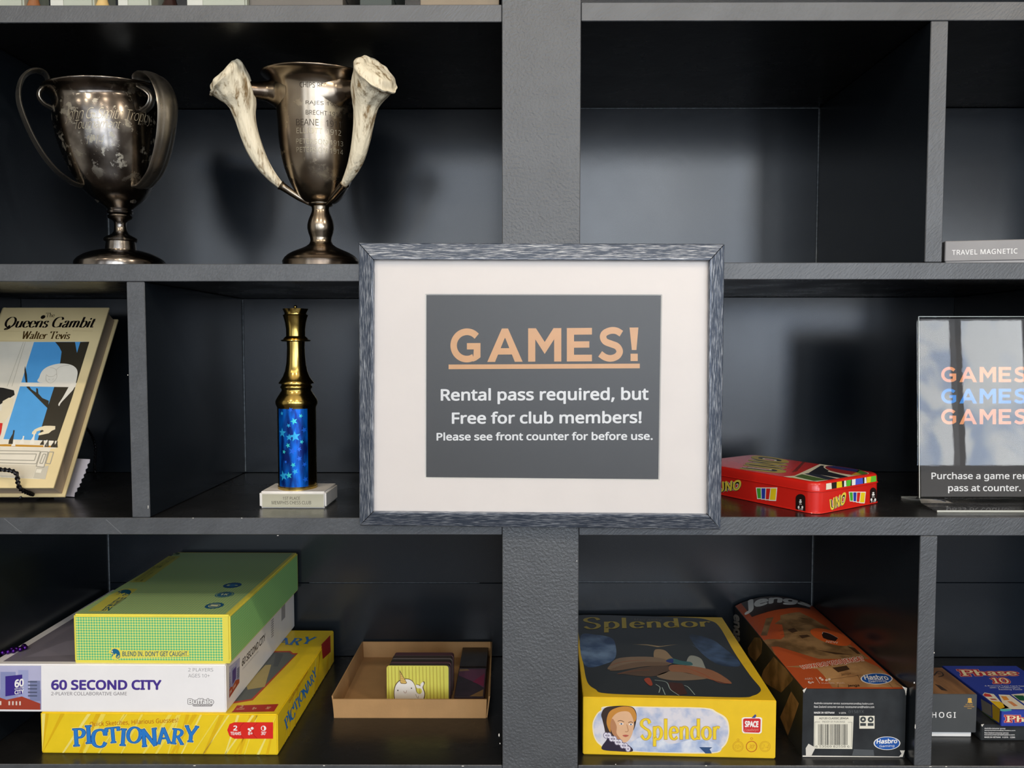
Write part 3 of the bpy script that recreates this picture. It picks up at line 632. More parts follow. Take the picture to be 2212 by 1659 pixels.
# --- chess trophy
y3 = .0
gA = onZ(560, 1097.5, T3L); gB = onZ(704, 1098, T3L)
t3 = thing('chess_trophy', 'gold chess queen trophy with blue starry column on a white marble block', 'trophy', at(gA, math.atan2(gB.y-gA.y, gB.x-gA.x)))
gw = (gB-gA).length; gh = onY(560, 1062, gA.y).z-T3L; gd = .058
marble = mat('white_marble', '#f3eee6', .35, var=.12, vscale=45)
box('marble_base', (0, 0, 0), (gw, gd, gh), marble, t3, bev=.0022, seg=3)
gf = Face(t3, (0, 0, 0), (1, 0, 0), (0, 0, 1))
p = Print('name_plate', gf); u0, v0 = gf.px(566.5, 1095.5); u1, v1 = gf.px(699, 1067.5); p.rect(u0, v0, u1, v1, mat('brushed_brass_plate', '#cfc8ae', .35, metal=.5)); p.done()
p = Print('lettering', gf, base=3); p.tpx('1ST PLACE', (611, 1073, 648, 1079.5), '#57503f', bold=.0); p.tpx('MEMPHIS CHESS CLUB', (587, 1082, 672, 1089.5), '#57503f', bold=.0); p.done()
gcx, gcy = gw/2, gd/2; c3 = t3.matrix_world @ Vector((gcx, gcy, gh)); gc = onY(641, 877, c3.y); gcx = (t3.matrix_world.inverted() @ Vector((gc.x, c3.y, c3.z))).x
k3 = (DF+c3.y)/F; h3 = lambda y: onY(641, y, c3.y).z-T3L
gold = mat('polished_gold_plastic', '#cdb062', .17, metal=1, var=.2, vscale=20)
R3 = 42*k3; zt = h3(876)
lathe('column', [(0, gh), (R3, gh), (R3, gh+.003), (R3*.97, gh+.0035), (R3*.97, zt-.002), (R3, zt), (0, zt+.001)], gold, t3, off=(gcx, gcy))
def starfoil():
    m = bpy.data.materials.new('blue_star_foil'); m.use_nodes = True; nt = m.node_tree; L = nt.links.new; b = nt.nodes['Principled BSDF']
    tc = nd(nt, 'ShaderNodeTexCoord'); mp = nd(nt, 'ShaderNodeMapping'); mp.inputs['Scale'].default_value = (1, 1, .25); L(tc.outputs['Object'], mp.inputs[0])
    n = nd(nt, 'ShaderNodeTexNoise', i_Scale=160.0); L(mp.outputs[0], n.inputs['Vector']); r = nd(nt, 'ShaderNodeValToRGB'); e = r.color_ramp.elements
    e[0].position = .35; e[0].color = (.0, .02, .20, 1); e[1].position = .65; e[1].color = (.0, .16, .75, 1); L(n.outputs[0], r.inputs[0]); L(r.outputs[0], b.inputs['Base Color'])
    b.inputs['Metallic'].default_value = .6; b.inputs['Roughness'].default_value = .3; return m
foil = starfoil()
def foilpt(u, v, h): a = math.radians(-90)+u/R3; return Vector((gcx+(R3*.972+h)*math.cos(a), gcy+(R3*.972+h)*math.sin(a), v))
fface = Face(t3, (0, 0, 0), (1, 0, 0), (0, 0, 1), fn=foilpt)
p = Print('star_foil', fface, base=2, fine=.0012); p.rect(-R3*.85, gh+.004, R3*.85, zt-.0025, foil); p.done()
p = Print('foil_star', fface, base=7, fine=.002, kind='stuff'); rs = random.Random(3)
stars = [(612, 931, 11), (642, 938, 12), (626, 957, 6), (636, 969, 9), (640, 906, 8), (613, 1022, 12), (627, 1020, 8), (641, 1012, 7), (648, 1043, 7), (637, 998, 6), (634, 1052, 6), (660, 925, 7), (660, 998, 6), (661, 1030, 7), (620, 992, 4), (628, 915, 5), (655, 950, 5), (616, 971, 5), (629, 940, 8), (650, 965, 6), (650, 985, 6), (612, 890, 5), (633, 882, 6), (654, 895, 5)]
for x, y, r in stars:
    dx = (x-634)/43; u = math.asin(max(-.9, min(.9, dx)))*R3; v = h3(y); rr_ = r*k3; a0 = rs.random()*1.2; pts = []
    for q in range(10):
        t = a0+PI*q/5; rr2 = rr_*(1 if q % 2 == 0 else .42); pts.append((u+rr2*math.cos(t), v+rr2*math.sin(t)))
    if min(q[1] for q in pts) > gh+.004: p.poly(pts, mat('foil_star_%d' % rs.randint(0, 2), rs.choice(['#2fb4f0', '#1a6ef0', '#3fd6e0']), .25, metal=.3))
p.done()
qp = [(42, 877), (44, 872), (44.5, 867), (43, 862), (36, 851), (31, 843), (31, 840), (33.5, 837), (33.5, 834), (31, 831), (32, 829), (37, 828), (37, 826), (34, 822), (28, 813), (23.5, 801), (20.5, 785), (19, 765), (18.5, 750), (19, 738), (29, 737.5), (31.5, 736), (31, 734.5), (25, 733), (26, 731.5), (23, 729), (20, 726), (20, 712), (22, 697), (25, 685), (26.5, 682), (26, 680.5), (23, 679), (23, 676), (25.5, 670), (26.5, 667), (24, 668), (20, 674), (10, 671), (4, 667), (0, 666.5)]
lathe('queen_figure', [(r*k3, h3(y)) for r, y in qp], gold, t3, off=(gcx, gcy), seg=80, rfun=lambda a, h: 1+(.045*math.cos(8*a) if h > h3(671) else 0))
bmq = bmesh.new(); bmesh.ops.create_uvsphere(bmq, u_segments=16, v_segments=10, radius=3.8*k3, matrix=Matrix.Translation((gcx, gcy, h3(663)))); bmobj('crown_ball', bmq, gold, t3, smooth=True)

# ================================================================ book on its easel
by = .068; b1 = onY(115, 1054, by); lo, hi = by, .3
for _ in range(40):
    mid = (lo+hi)/2
    if onY(236, 664, mid).x > b1.x: lo = mid
    else: hi = mid
b2 = onY(236, 664, lo); V = (b2-b1); BH = V.length; V = V.normalized(); U = Vector((1, 0, 0)); NB = U.cross(V) # towards the viewer
if NB.y > 0: NB = -NB
bl = onY(9, 667, lo); BW = b1.x-bl.x
MB_ = Matrix(((U.x, -NB.x, V.x, b1.x-BW), (U.y, -NB.y, V.y, b1.y), (U.z, -NB.z, V.z, b1.z), (0, 0, 0, 1)))
bk = thing('hardcover_book', 'old cream hardcover novel with a chess scene cover, leaning back on wire easel', 'book', MB_)
jack = mat('yellowed_book_jacket', '#f0d9a2', .45, var=.14, vscale=9); TH = .030
box('front_cover', (0, 0, 0), (BW, .0028, BH), jack, bk, bev=.0006)
box('back_cover', (0, TH-.0028, -.001), (BW, TH, BH-.001), jack, bk, bev=.0006)
sweep('spine', [(.001, TH/2, 0), (.001, TH/2, BH)], TH*.5, .009, (0, 1, 0), jack, bk, seg=20)
pagem = mat('page_edges', '#cdb598', .8, var=.25, vscale=1, stretch=(1, 900, 1), bump=.0002, bscale=1)
for n in pagem.node_tree.nodes:
    if n.bl_idname == 'ShaderNodeTexNoise': n.inputs['Scale'].default_value = 1.5
box('page_block', (.004, .0029, .003), (BW-.004, TH-.0029, BH-.004), pagem, bk, bev=.0004)
cf = Face(bk, (0, 0, 0), (1, 0, 0), (0, 0, 1))
# pictures on this face can be given as photograph pixels: zx(x, y) = pixel of the 8.296x enlargement of the cover
za = lambda x, y: (x/8.296, 660+y/8.296)
zb = lambda x, y: (x/6.635, 850+y/6.635)
def CL(p, pts): # keep u inside the board
    return [(min(max(u, .001), BW-.001), v) for u, v in pts]
p = Print('cover_picture', cf)
def cpoly(pts, m, layer=0, smooth=False):
    q = [cf.px(*t) for t in pts]; q = [tuple(t) for t in cr(q, 4, True)] if smooth else q; p.poly(CL(p, q), m, layer)
cpoly([(-130, 738), za(1600, 650), (86, 1035), (-200, 1025)], '#e9e0cc')
cpoly([za(610, 655), za(1600, 650), zb(820, 680), zb(50, 655)], '#57a6e2', 1)
DK = '#3a3428'
cpoly([za(990, 655), za(1345, 655), za(1380, 850), za(1440, 655), za(1602, 650), za(1290, 1659), zb(820, 680), zb(540, 668), zb(680, 210), za(970, 1470), za(1080, 1020), za(1105, 830), za(1060, 740)], DK, 2)
cpoly([za(450, 1080), za(485, 1250), za(495, 1400), za(560, 1500), za(650, 1560), za(650, 1480), za(680, 1490), za(690, 1580), za(760, 1659), zb(700, 105), zb(690, 220), zb(620, 150), zb(480, 10), za(480, 1470), za(440, 1250), za(440, 1150)], DK, 2)
cpoly([za(365, 1380), za(1375, 1390), za(1350, 1465), za(340, 1450)], '#efe7d6', 3)
cpoly([za(715, 1380), za(710, 1280), za(770, 1160), za(900, 1080), za(1100, 1040), za(1290, 1070), za(1385, 1160), za(1380, 1300), za(1330, 1480), za(1230, 1600), zb(880, 130), zb(850, 180), zb(840, 150), zb(900, 60), za(1250, 1430), za(1280, 1390)], '#f1ead9', 4, True)
for q in ([za(830, 1240), za(880, 1275), za(960, 1270), za(1010, 1230), za(1020, 1290), za(960, 1370), za(890, 1390), za(830, 1340), za(830, 1250)], [za(1010, 1160), za(1060, 1110), za(1150, 1080), za(1240, 1075)], [za(900, 1115), za(960, 1125), za(1010, 1160), za(1020, 1240)], [za(870, 1320), za(900, 1330)], [za(940, 1330), za(970, 1315)]): p.lpx(q, .0004, '#b9ad98', 5)
for a, b in (((455, 655), (215, 1450)), ((420, 655), (130, 1450))): p.line([cf.px(*za(*a)), cf.px(*za(*b))], .0005, '#b3a993', 1)
cpoly([(-100, 832), za(60, 1475), za(250, 1520), za(265, 1600), zb(60, 120), zb(-60, 200), (-110, 880)], '#23211f', 1)
cpoly([zb(130, 60), zb(190, 70), zb(180, 250), zb(60, 420), zb(-10, 640), (-60, 950), (-60, 880), zb(20, 250), zb(40, 110)], '#eadcbb', 2)
cpoly([(-60, 912), zb(40, 425), zb(20, 560), zb(0, 620), (-60, 960)], '#d8302a', 3)
cpoly([zb(458, 582), zb(462, 555), zb(500, 515), zb(560, 488), zb(640, 465), zb(720, 464), zb(795, 468), zb(792, 515), zb(745, 535), zb(700, 572), zb(640, 585), zb(570, 600), zb(545, 598), zb(560, 570), zb(600, 556), zb(632, 540), zb(610, 524), zb(560, 535), zb(525, 548), zb(520, 575), zb(490, 592)], '#efdfba', 4)
cpoly([zb(-200, 740), zb(50, 655), zb(820, 680), zb(800, 790), zb(-220, 770)], '#efe6d2', 3)
cpoly([zb(-100, 735), zb(80, 728), zb(800, 752), zb(790, 775), zb(-100, 755)], '#c8902c', 4)
for x, y, hh, c in ((150, 725, 200, DK), (190, 755, 80, '#f6efdf'), (310, 720, 110, '#f6efdf'), (455, 725, 150, '#f6efdf'), (600, 738, 80, DK), (650, 768, 100, '#f6efdf'), (665, 768, 110, DK), (755, 772, 100, DK), (795, 775, 90, DK)):
    s_ = hh*.32; k_ = hh*.24; cpoly([zb(x-28, y), zb(x+34, y), zb(x+26+s_*.2, y-hh*.25), zb(x+8+k_, y-hh*.75), zb(x+16+k_, y-hh*.98), zb(x+k_-6, y-hh), zb(x-4+k_*.8, y-hh*.74), zb(x-20, y-hh*.25)], c, 5)
for q in ([(-300, 815), (580, 830), (520, 1010), (-330, 985)], [(-300, 862), (525, 868), (495, 962), (-320, 945)], [(590, 835), (690, 838), (630, 1060), (520, 1045)], [(620, 868), (660, 870), (610, 1005), (570, 1000)], [(705, 838), (770, 840), (720, 1010), (655, 1000)]):
    Q = [cf.px(*zb(*t)) for t in q]; Q = CL(p, Q)
    for a, b in zip(Q, Q[1:]+Q[:1]): p.line([a, b], .0011, '#a9a291', 4)
cpoly([zb(-200, 1015), zb(525, 1030), zb(470, 1215), zb(-220, 1180)], '#d9cfb8', 3); cpoly([zb(525, 1060), zb(700, 1035), zb(650, 1230), zb(475, 1215)], '#c9c1ad', 3); cpoly([zb(530, 1085), zb(605, 1088), zb(585, 1140), zb(510, 1135)], '#ece4d0', 4)
p.done()
p = Print('lettering', cf, base=2); INK, BRN = '#120c08', '#4d3510'
nib = dict(wx=.19, wy=.035)
p.quad(glyphs_drawn('The', NF, .13, .03, .04), [za(815, 212), za(978, 212), za(990, 130), za(830, 130)], INK)
g = glyphs_drawn("Queens Gambit", NF, .2, .035, .02, shear=.18)
p.quad(g, [za(60, 440), za(1670, 440), za(1735, 205), za(110, 205)], INK); u, v = cf.px(*za(772, 207)); p.disc(u, v, .0031, .0031, INK)
p.quad(glyphs_drawn('Walter Tevis', NF, .19, .035, .02, shear=.18), [za(392, 602), za(1250, 604), za(1275, 462), za(420, 458)], BRN)
for a, b in (((0, 458), (365, 460)), ((1300, 455), (1660, 458)), ((0, 634), (560, 640))): p.line(CL(p, [cf.px(*za(*a)), cf.px(*za(*b))]), .0003, '#b79c68')
p.done()
# scalloped card behind the book
cA, cB = onZ(160, 1073, T3L+.0012), onZ(-60, 1060, T3L+.0012); cU = (cA-cB).normalized(); cN = cU.cross(V).normalized()
if cN.y > 0: cN = -cN
cd = thing('scalloped_card', 'white card with scalloped edge tucked behind the cream novel', 'card', Matrix.Translation(cB))
cface = Face(cd, (0, 0, 0), cU, (V-cU*V.dot(cU)))
ed = [(194, 992), (193, 999), (188, 1003), (189, 1010), (184, 1014), (185, 1021), (180, 1025), (181, 1031), (175, 1035), (176, 1042), (171, 1045), (172, 1051), (166, 1054), (166, 1061), (161, 1064), (160, 1073), (100, 1069), (-60, 1060), (-20, 960), (60, 985)]
pts = [cface.px(*q) for q in ed]; pts = [(u, max(v, 0)) for u, v in pts]
bm = bmesh.new(); f = bm.faces.new([bm.verts.new(cface.pt(u, v)) for u, v in pts]); r = bmesh.ops.extrude_face_region(bm, geom=[f]); bmesh.ops.translate(bm, verts=[x for x in r['geom'] if isinstance(x, bmesh.types.BMVert)], vec=-cface.N*.0008 if cface.N.y < 0 else cface.N*.0008)
bmobj('card_sheet', bm, mat('white_card_stock', '#ddd6dc', .6), cd)
# twisted wire easel
wire = mat('black_twisted_wire', '#17161a', .3, metal=.4)
es = thing('wire_easel', 'black twisted wire easel holding the cream novel', 'easel', at((b1.x-.075, .06, T3L)))
def wirepath(pts, name, r=.0022):
    P = cr(pts, 26); L = 0; acc = [0]
    for a, b in zip(P, P[1:]): L += (b-a).length; acc.append(L)
    nt_ = L/.0052
    def d(s, t):
        return .32*math.cos(2*(t-s*nt_*PI))
    # rings every half millimetre or so, two-lobed section turning along the wire
    n = max(30, int(L/.0008)); Q = []; j = 0
    for i in range(n+1):
        x = L*i/n
        while j < len(acc)-2 and acc[j+1] < x: j += 1
        t = (x-acc[j])/max(1e-9, acc[j+1]-acc[j]); Q.append(P[j].lerp(P[min(j+1, len(P)-1)], t))
    return sweep(name, Q, r, r, (.13, .31, .94) if name == 'lip' else (1, .05, .08), wire, es, seg=12, disp=d)
iM = es.matrix_world.inverted()
e = lambda x, y, yy: tuple(iM @ onY(x, y, yy))
zf = .0026
lipR = [e(-46, 1010, by-.006), e(-10, 1013.5, by-.006), e(22, 1016, by-.006), e(36, 1024, by-.007), e(38, 1040, by-.007)]
px_, py_, pz_ = e(44, 1056, by-.004); lipR += [(px_, py_, pz_)]
wirepath(lipR+[e(62, 1065, by+.012), (iM @ onZ(86, 1071, T3L+zf)).to_tuple(), (iM @ onZ(120, 1066, T3L+zf)).to_tuple(), (iM @ onZ(150, 1050, T3L+zf)).to_tuple()], 'lip')
mx_ = (iM @ onY(-46, 1010, by-.006)).x
lipL = [(2*mx_-q[0], q[1], q[2]) for q in lipR]; fz = zf
wirepath(lipL+[(lipL[-1][0]-.012, lipL[-1][1]+.03, fz+.004), (lipL[-1][0]-.02, lipL[-1][1]+.06, fz), (lipL[-1][0]-.02, lipL[-1][1]+.11, fz)], 'lip')
bb_ = lambda x, t, hgt_: tuple(iM @ (bk.matrix_world @ Vector((x, t, hgt_))))
wirepath([bb_(BW*.62, TH+.004, -.012)[:2]+(fz,), bb_(BW*.66, TH+.0035, .03), bb_(BW*.62, TH+.0035, .1), bb_(BW*.5, TH+.0035, .15), bb_(BW*.3, TH+.0035, .1), bb_(BW*.2, TH+.0035, .03), bb_(BW*.25, TH+.004, -.012)[:2]+(fz,)], 'back_support', .0018)
xx, yy, _ = bb_(BW*.5, TH+.0035, .15)
wirepath([(xx, yy+.002, _), (xx, .225, .06), (xx, .232, fz)], 'rear_leg', .0016)
# ================================================================ acrylic sign holder
ax_ = .4847; ay = .0635
ah = thing('acrylic_sign_holder', 'clear upright acrylic sign holder with orange and blue GAMES lettering, on middle shelf', 'sign', at((ax_, ay, T3R)))
acr = clear('clear_acrylic', .025, .012); acre = mat('acrylic_edge', '#c9cabf', .15, spec=.8)
pface = Face(ah, (0, 0, .009), (1, 0, 0), (0, math.sin(math.radians(3.4)), math.cos(math.radians(3.4))))
PWD = .1515; PH = pface.px(1987, 684)[1]
def prism(name, prof, x0, x1, m, parent, **kw):
    n = len(prof); vs = [(x0, y, z) for y, z in prof]+[(x1, y, z) for y, z in prof]
    fs = [(k, (k+1) % n, n+(k+1) % n, n+k) for k in range(n)]+[tuple(range(n))[::-1], tuple(range(n, 2*n))]
    bm = bmesh.new(); me = bpy.data.meshes.new('t'); me.from_pydata(vs, [], fs); bm.from_mesh(me); bpy.data.meshes.remove(me); return bmobj(name, bm, m, parent, **kw)
sv, cv = pface.V.y, pface.V.z; tk = .0014
def sheet(y_off, yb, name):
    top = (y_off+sv*PH, .009+cv*PH); bot = (y_off, .009)
    yb2 = yb; f_ = [top, bot, (y_off+(yb2-y_off)*.25, .0045), (yb2, .0003)]; b_ = [(yb2, .0003+tk*.8), (y_off+(yb2-y_off)*.3, .0045+tk), (y_off+.0, .009+tk)]
    s_ = -1 if yb < y_off else 1
    prof = [top, bot, (y_off+s_*.005, .0038), (yb, .0003), (yb, .0024), (y_off+s_*.006, .0060), (y_off+s_*-.0+(-tk if s_ > 0 else tk)*0+s_*tk*.9, .0105), (y_off+sv*PH+s_*tk*.9, .009+cv*PH)]
    return prism(name, prof, 0, PWD, acr, ah)
sheet(0, -.0395, 'front_sheet'); sheet(.0026, .042, 'rear_sheet')
box('sheet_edge', (-.0004, -.0012, 0), (.0004, -.0002, PH), acre, ah, bev=0)
eo = bpy.data.objects[-1] if False else ah.children[-1]
for o in ah.children:
    if o.name.startswith('sheet_edge'): o.matrix_local = Matrix.Translation((0, 0, .009)) @ Matrix.Rotation(-math.radians(3.4), 4, 'X')
te = box('top_edge', (0, -.0012, -.0004), (PWD, -.0002, .0004), acre, ah, bev=0); te.matrix_local = Matrix.Translation((0, sv*PH, .009+cv*PH)) @ Matrix.Rotation(-math.radians(3.4), 4, 'X')
for (y0, y1) in ((-.0399, -.0385), (.0415, .0428)): box('base_edge', (0, y0, .0003), (PWD, y1, .0026), acre, ah, bev=0)
ins = box('insert_card', (.0025, .0004, .0015), (PWD-.0025, .0018, PH-.0025), mat('dark_grey_insert', '#454240', .6), ah, bev=0); ins.matrix_local = Matrix.Translation((0, 0, .009)) @ Matrix.Rotation(-math.radians(3.4), 4, 'X')
inf = Face(ah, (0, .0004, .009), (1, 0, 0), pface.V)
p = Print('lettering', inf)
for y0, y1, c in ((792, 826, '#ef9a5c'), (839, 872, '#2f8ce0'), (883, 917, '#ef9a5c')): p.quad(glyphs_drawn('GAMES', GF, .2, .2, gap=.13), [(2033, y1), (2217, y1), (2217, y0), (2033, y0)], c)
p.tpx('Purchase a game rental', (2012, 1020, 2244, 1039.5), WT, bold=.014); p.tpx('pass at counter.', (2048, 1048, 2205, 1065.5), WT, bold=.014); p.done()

# ================================================================ red card-game tin
RED = '#d8261c'
uR = onZ(1905, 1085, T3R); ang = math.radians(33.5); uU = Vector((math.cos(ang), math.sin(ang), 0)); uW = Vector((-uU.y, uU.x, 0))
UW, UL, UH = .130, .195, .0365
uo = uR-uU*UW
ut = thing('card_game_tin', 'red rounded tin of playing cards with yellow lettering, between framed sign and acrylic holder', 'tin', at(uo, ang))
redm = mat('red_enamelled_tin', RED, .25, var=.04, coat=.3)
def rrect(w, d, r, x0=0, y0=0, n=7):
    out = []
    for cx, cy, a in ((w-r, r, -90), (w-r, d-r, 0), (r, d-r, 90), (r, r, 180)):
        for i in range(n+1): t = math.radians(a+90*i/n); out.append((x0+cx+r*math.cos(t), y0+cy+r*math.sin(t)))
    return out
def rprism(name, secs, m, parent, smooth=True):
    """stack of rounded rectangles (w, d, r, x0, y0, z)"""
    vs, fs, n = [], [], 0
    for (w_, d_, r_, x_, y_, z_) in secs:
        q = rrect(w_, d_, r_, x_, y_); n = len(q); vs += [(a, b, z_) for a, b in q]
    for j in range(len(secs)-1):
        for i in range(n): fs.append((j*n+i, j*n+(i+1) % n, (j+1)*n+(i+1) % n, (j+1)*n+i))
    fs += [tuple(range(n))[::-1], tuple((len(secs)-1)*n+i for i in range(n))]
    bm = bmesh.new(); me = bpy.data.meshes.new('t'); me.from_pydata(vs, [], fs); bm.from_mesh(me); bpy.data.meshes.remove(me); return bmobj(name, bm, m, parent, smooth=smooth)
rc = .014; hb = UH*.68
def sec(e, z): return (UW-2*e, UL-2*e, rc-e*.6, e, e, z)
rprism('tin_body', [sec(.0003, 0), sec(-.0006, .0006), sec(-.0002, .0016), sec(.0006, .002), sec(.0006, hb)], redm, ut)
rprism('lid', [sec(.0002, hb), sec(-.0005, hb+.0005), sec(-.0001, hb+.0012), sec(.0004, hb+.0015), sec(.0008, UH-.003), sec(.0018, UH-.0012), sec(.0035, UH-.0003), sec(.006, UH)], redm, ut)
class TinTop(Face):
    def px(s, x, y): u, v = Face.px(s, x, y); return min(max(u, .005), UW-.005), min(max(v, .005), UL-.005)
uf = Face(ut, (0, .0005, 0), (1, 0, 0), (0, 0, 1)); ul = Face(ut, (.0005, UL, 0), (0, -1, 0), (0, 0, 1)); utp = TinTop(ut, (0, 0, UH), (1, 0, 0), (0, 1, 0))
YL, GR, BL = '#f2d21e', '#4aa832', '#2c3fa8'
def unoside(f, name, L, c, cards, badge):
    p = Print(name, f)
    A, B, C, D = c
    p.tpx('UNO', c, '#f4ecd8', bold=.11, shear=.1, layer=0); p.tpx('UNO', c, '#141210', bold=.075, shear=.1, layer=1)
    off = Vector((-.0005, .0006)); q = glyphs_font('UNO', bold=.03, shear=.1); P_ = [Vector(f.px(*t))+off for t in c]; a = bbox(q[0])
    out = []
    for x, y in q[0]:
        u, v = (x-a[0])/(a[2]-a[0]), (y-a[1])/(a[3]-a[1]); t = (P_[0]*(1-u)+P_[1]*u)*(1-v)+(P_[3]*(1-u)+P_[2]*u)*v; out.append(tuple(t))
    p.add(out, q[1], '#ecd24a', 2, q[0].cop); p.done(); p = Print('card_fan_print', f)
    n = 4
    for k, col in enumerate((GR, BL, RED, YL)):
        x, y, wd, hh, lean_ = cards; x0 = x+k*wd*.62; q_ = [(x0+(3-k)*-lean_*.2+k*.0, y+k*1.2+hh), (x0+wd+k*lean_*.2, y+hh+k*1.4), (x0+wd+(k-1)*lean_*.5, y), (x0+(k-2)*lean_*.5, y)]
        p.ppx(q_, '#f6f1e4', 3+2*k); cx = sum(t[0] for t in q_)/4; cy = sum(t[1] for t in q_)/4
        p.ppx([(cx+(t[0]-cx)*.78, cy+(t[1]-cy)*.86) for t in q_], col, 4+2*k)
    p.done(); p = Print('player_badge', f); bx0, by0, bx1, by1, sl = badge
    arc = [(bx0, by0+8)]+[((bx0+bx1)/2-(bx1-bx0)/2*math.cos(t), by0+8-9*math.sin(t)) for t in [PI*i/8 for i in range(1, 8)]]+[(bx1, by0+8)]
    p.ppx(arc+[(bx1, by1+sl), (bx0, by1)], '#241512', 3)
    mx = (bx0+bx1)/2
    for (yy_, r_) in ((by0+11, 2.2), (by0+15, 3)): p.spx([(mx+r_*math.cos(t), yy_+sl*.3+r_*.7*math.sin(t)) for t in [2*PI*i/8 for i in range(8)]], '#f4f0ea', 4)
    for dx_ in (-4, 4): p.spx([(mx+dx_+2*math.cos(t), by0+26+sl*.4+3*math.sin(t)) for t in [2*PI*i/8 for i in range(8)]], '#f4f0ea', 4)
    p.tpx('7+', (mx-3, by0+18+sl*.3, mx+3, by0+22+sl*.3), '#f4f0ea', 4); p.tpx('2-10', (mx-5, by1-6+sl*.5, mx+5, by1-2+sl*.5), '#f4f0ea', 4)
    p.done()
unoside(uf, 'front_lettering', 0, [(1795, 1104), (1826, 1090), (1829, 1062), (1791, 1080)], (1839, 1062, 8.5, 21, 6), (1879, 1054, 1893, 1088, -2))
unoside(ul, 'side_lettering', 0, [(1553, 1064), (1600, 1060), (1603, 1037), (1548, 1042)], (1640, 1053, 11.5, 25, 7), (1719, 1068, 1740, 1102, 4))
p = Print('lid_picture', utp); zu = lambda x, y: (1560+x/6.144, 970+y/6.144)
for k_, (c, bld) in enumerate((('#e6ddc4', .12), ('#16130f', .085), ('#b7a243', .03))): p.tpx('UNO', [zu(840, 335), zu(1070, 120), zu(450, 55), zu(165, 272)], c, k_, bold=bld)
for k_ in range(3): p.lpx([zu(930+25*k_, 310-5*k_), zu(1180+20*k_, 155)], .0012, '#6a2a26', 1, False)
p.ppx([zu(780, 370), zu(960, 355), zu(1300, 200), zu(1480, 215), zu(2080, 345), zu(2060, 380), zu(1850, 400), zu(1300, 440), zu(1080, 440), zu(1030, 520)], '#e9e2ca', 1)
p.ppx([zu(860, 385), zu(930, 378), zu(1080, 415), zu(1040, 500)], '#c0a93c', 2); p.ppx([zu(960, 365), zu(1060, 335), zu(1400, 410), zu(1220, 425)], '#4e6a34', 2)
p.ppx([zu(1090, 330), zu(1180, 315), zu(1560, 400), zu(1430, 415)], '#2c3140', 2); p.ppx([zu(1150, 318), zu(1310, 220), zu(1480, 230), zu(1400, 300), zu(1780, 385), zu(1650, 400)], '#23242c', 3)
u_, v_ = zip(*[utp.px(*zu(*t)) for t in ((1350, 235), (2070, 345))])
p.spx([zu(1345, 235), zu(1480, 215), zu(1800, 260), zu(2075, 345), zu(1900, 375), zu(1560, 330), zu(1400, 280)], '#e9e2ca', 4)
p.spx([zu(1370, 238), zu(1480, 226), zu(1800, 268), zu(2050, 345), zu(1890, 366), zu(1560, 322), zu(1410, 280)], '#97262a', 5)
p.ppx([zu(1375, 240), zu(1480, 226), zu(1780, 266), zu(1830, 290), zu(1790, 312), zu(1560, 275)], '#2b2f66', 6); p.ppx([zu(1820, 276), zu(2050, 345), zu(1960, 356), zu(1780, 312)], '#4c8032', 6); p.ppx([zu(1780, 315), zu(1960, 356), zu(1880, 366), zu(1700, 350)], '#c79a2e', 6)
p.done()
lf = Face(ut, (0, .0002, 0), (1, 0, 0), (0, 0, 1)); p = Print('lid_edge_picture', lf, base=2)
v0_, v1_ = hb+.0022, UH-.0024
segs = [(.014+a_*.9, .014+b_*.9, c) for a_, b_, c in [(.004, .016, '#f1ead2'), (.016, .026, '#24221c'), (.026, .038, YL), (.036, .044, '#24221c'), (.042, .047, '#f4f1e8'), (.047, .056, '#57c136'), (.056, .061, '#24221c'), (.059, .067, '#f4f1e8'), (.067, .084, '#4a5bd2'), (.082, .087, '#24221c'), (.087, .092, '#f4f1e8'), (.092, .101, YL), (.098, .118, '#6cc63a')]]
for k_, (a_, b_, c) in enumerate(segs):
    a_, b_ = max(a_, .0125), min(b_, UW-.0125)
    b_ = min(b_, UW-.0125)
    if b_ > a_: p.poly([(a_, v0_), (b_, v0_), (b_+(.001 if k_ % 2 else -.001), v1_), (a_, v1_)], c, k_ % 3)
p.done()

# ================================================================ grey travel magnetic box
ta, tb = onY(2040.5, 560, .028), onY(2212, 560, .012); tb.z = ta.z
d = tb-ta; ta.z = T2R
tg = thing('travel_game_box', 'flat grey box lettered TRAVEL MAGNETIC, beside the divider on upper right shelf', 'box', at(ta, math.atan2(d.y, d.x)))
th = onY(2041, 521, .028).z-T2R; TW = .19
box('lid', (0, 0, .004), (TW, .15, th), mat('grey_card_lid', '#9a9796', .5), tg, bev=.0008); box('base', (.001, .001, 0), (TW-.001, .149, .0045), pm('#9a9796'), tg)
tf_ = Face(tg, (0, 0, 0), (1, 0, 0), (0, 0, 1)); p = Print('lettering', tf_); p.tpx('TRAVEL MAGNETIC', [(2056.5, 551), (2198, 547.5), (2198, 536.5), (2056.5, 540)], '#f4f1ee', bold=.008, space=1.08); p.done()

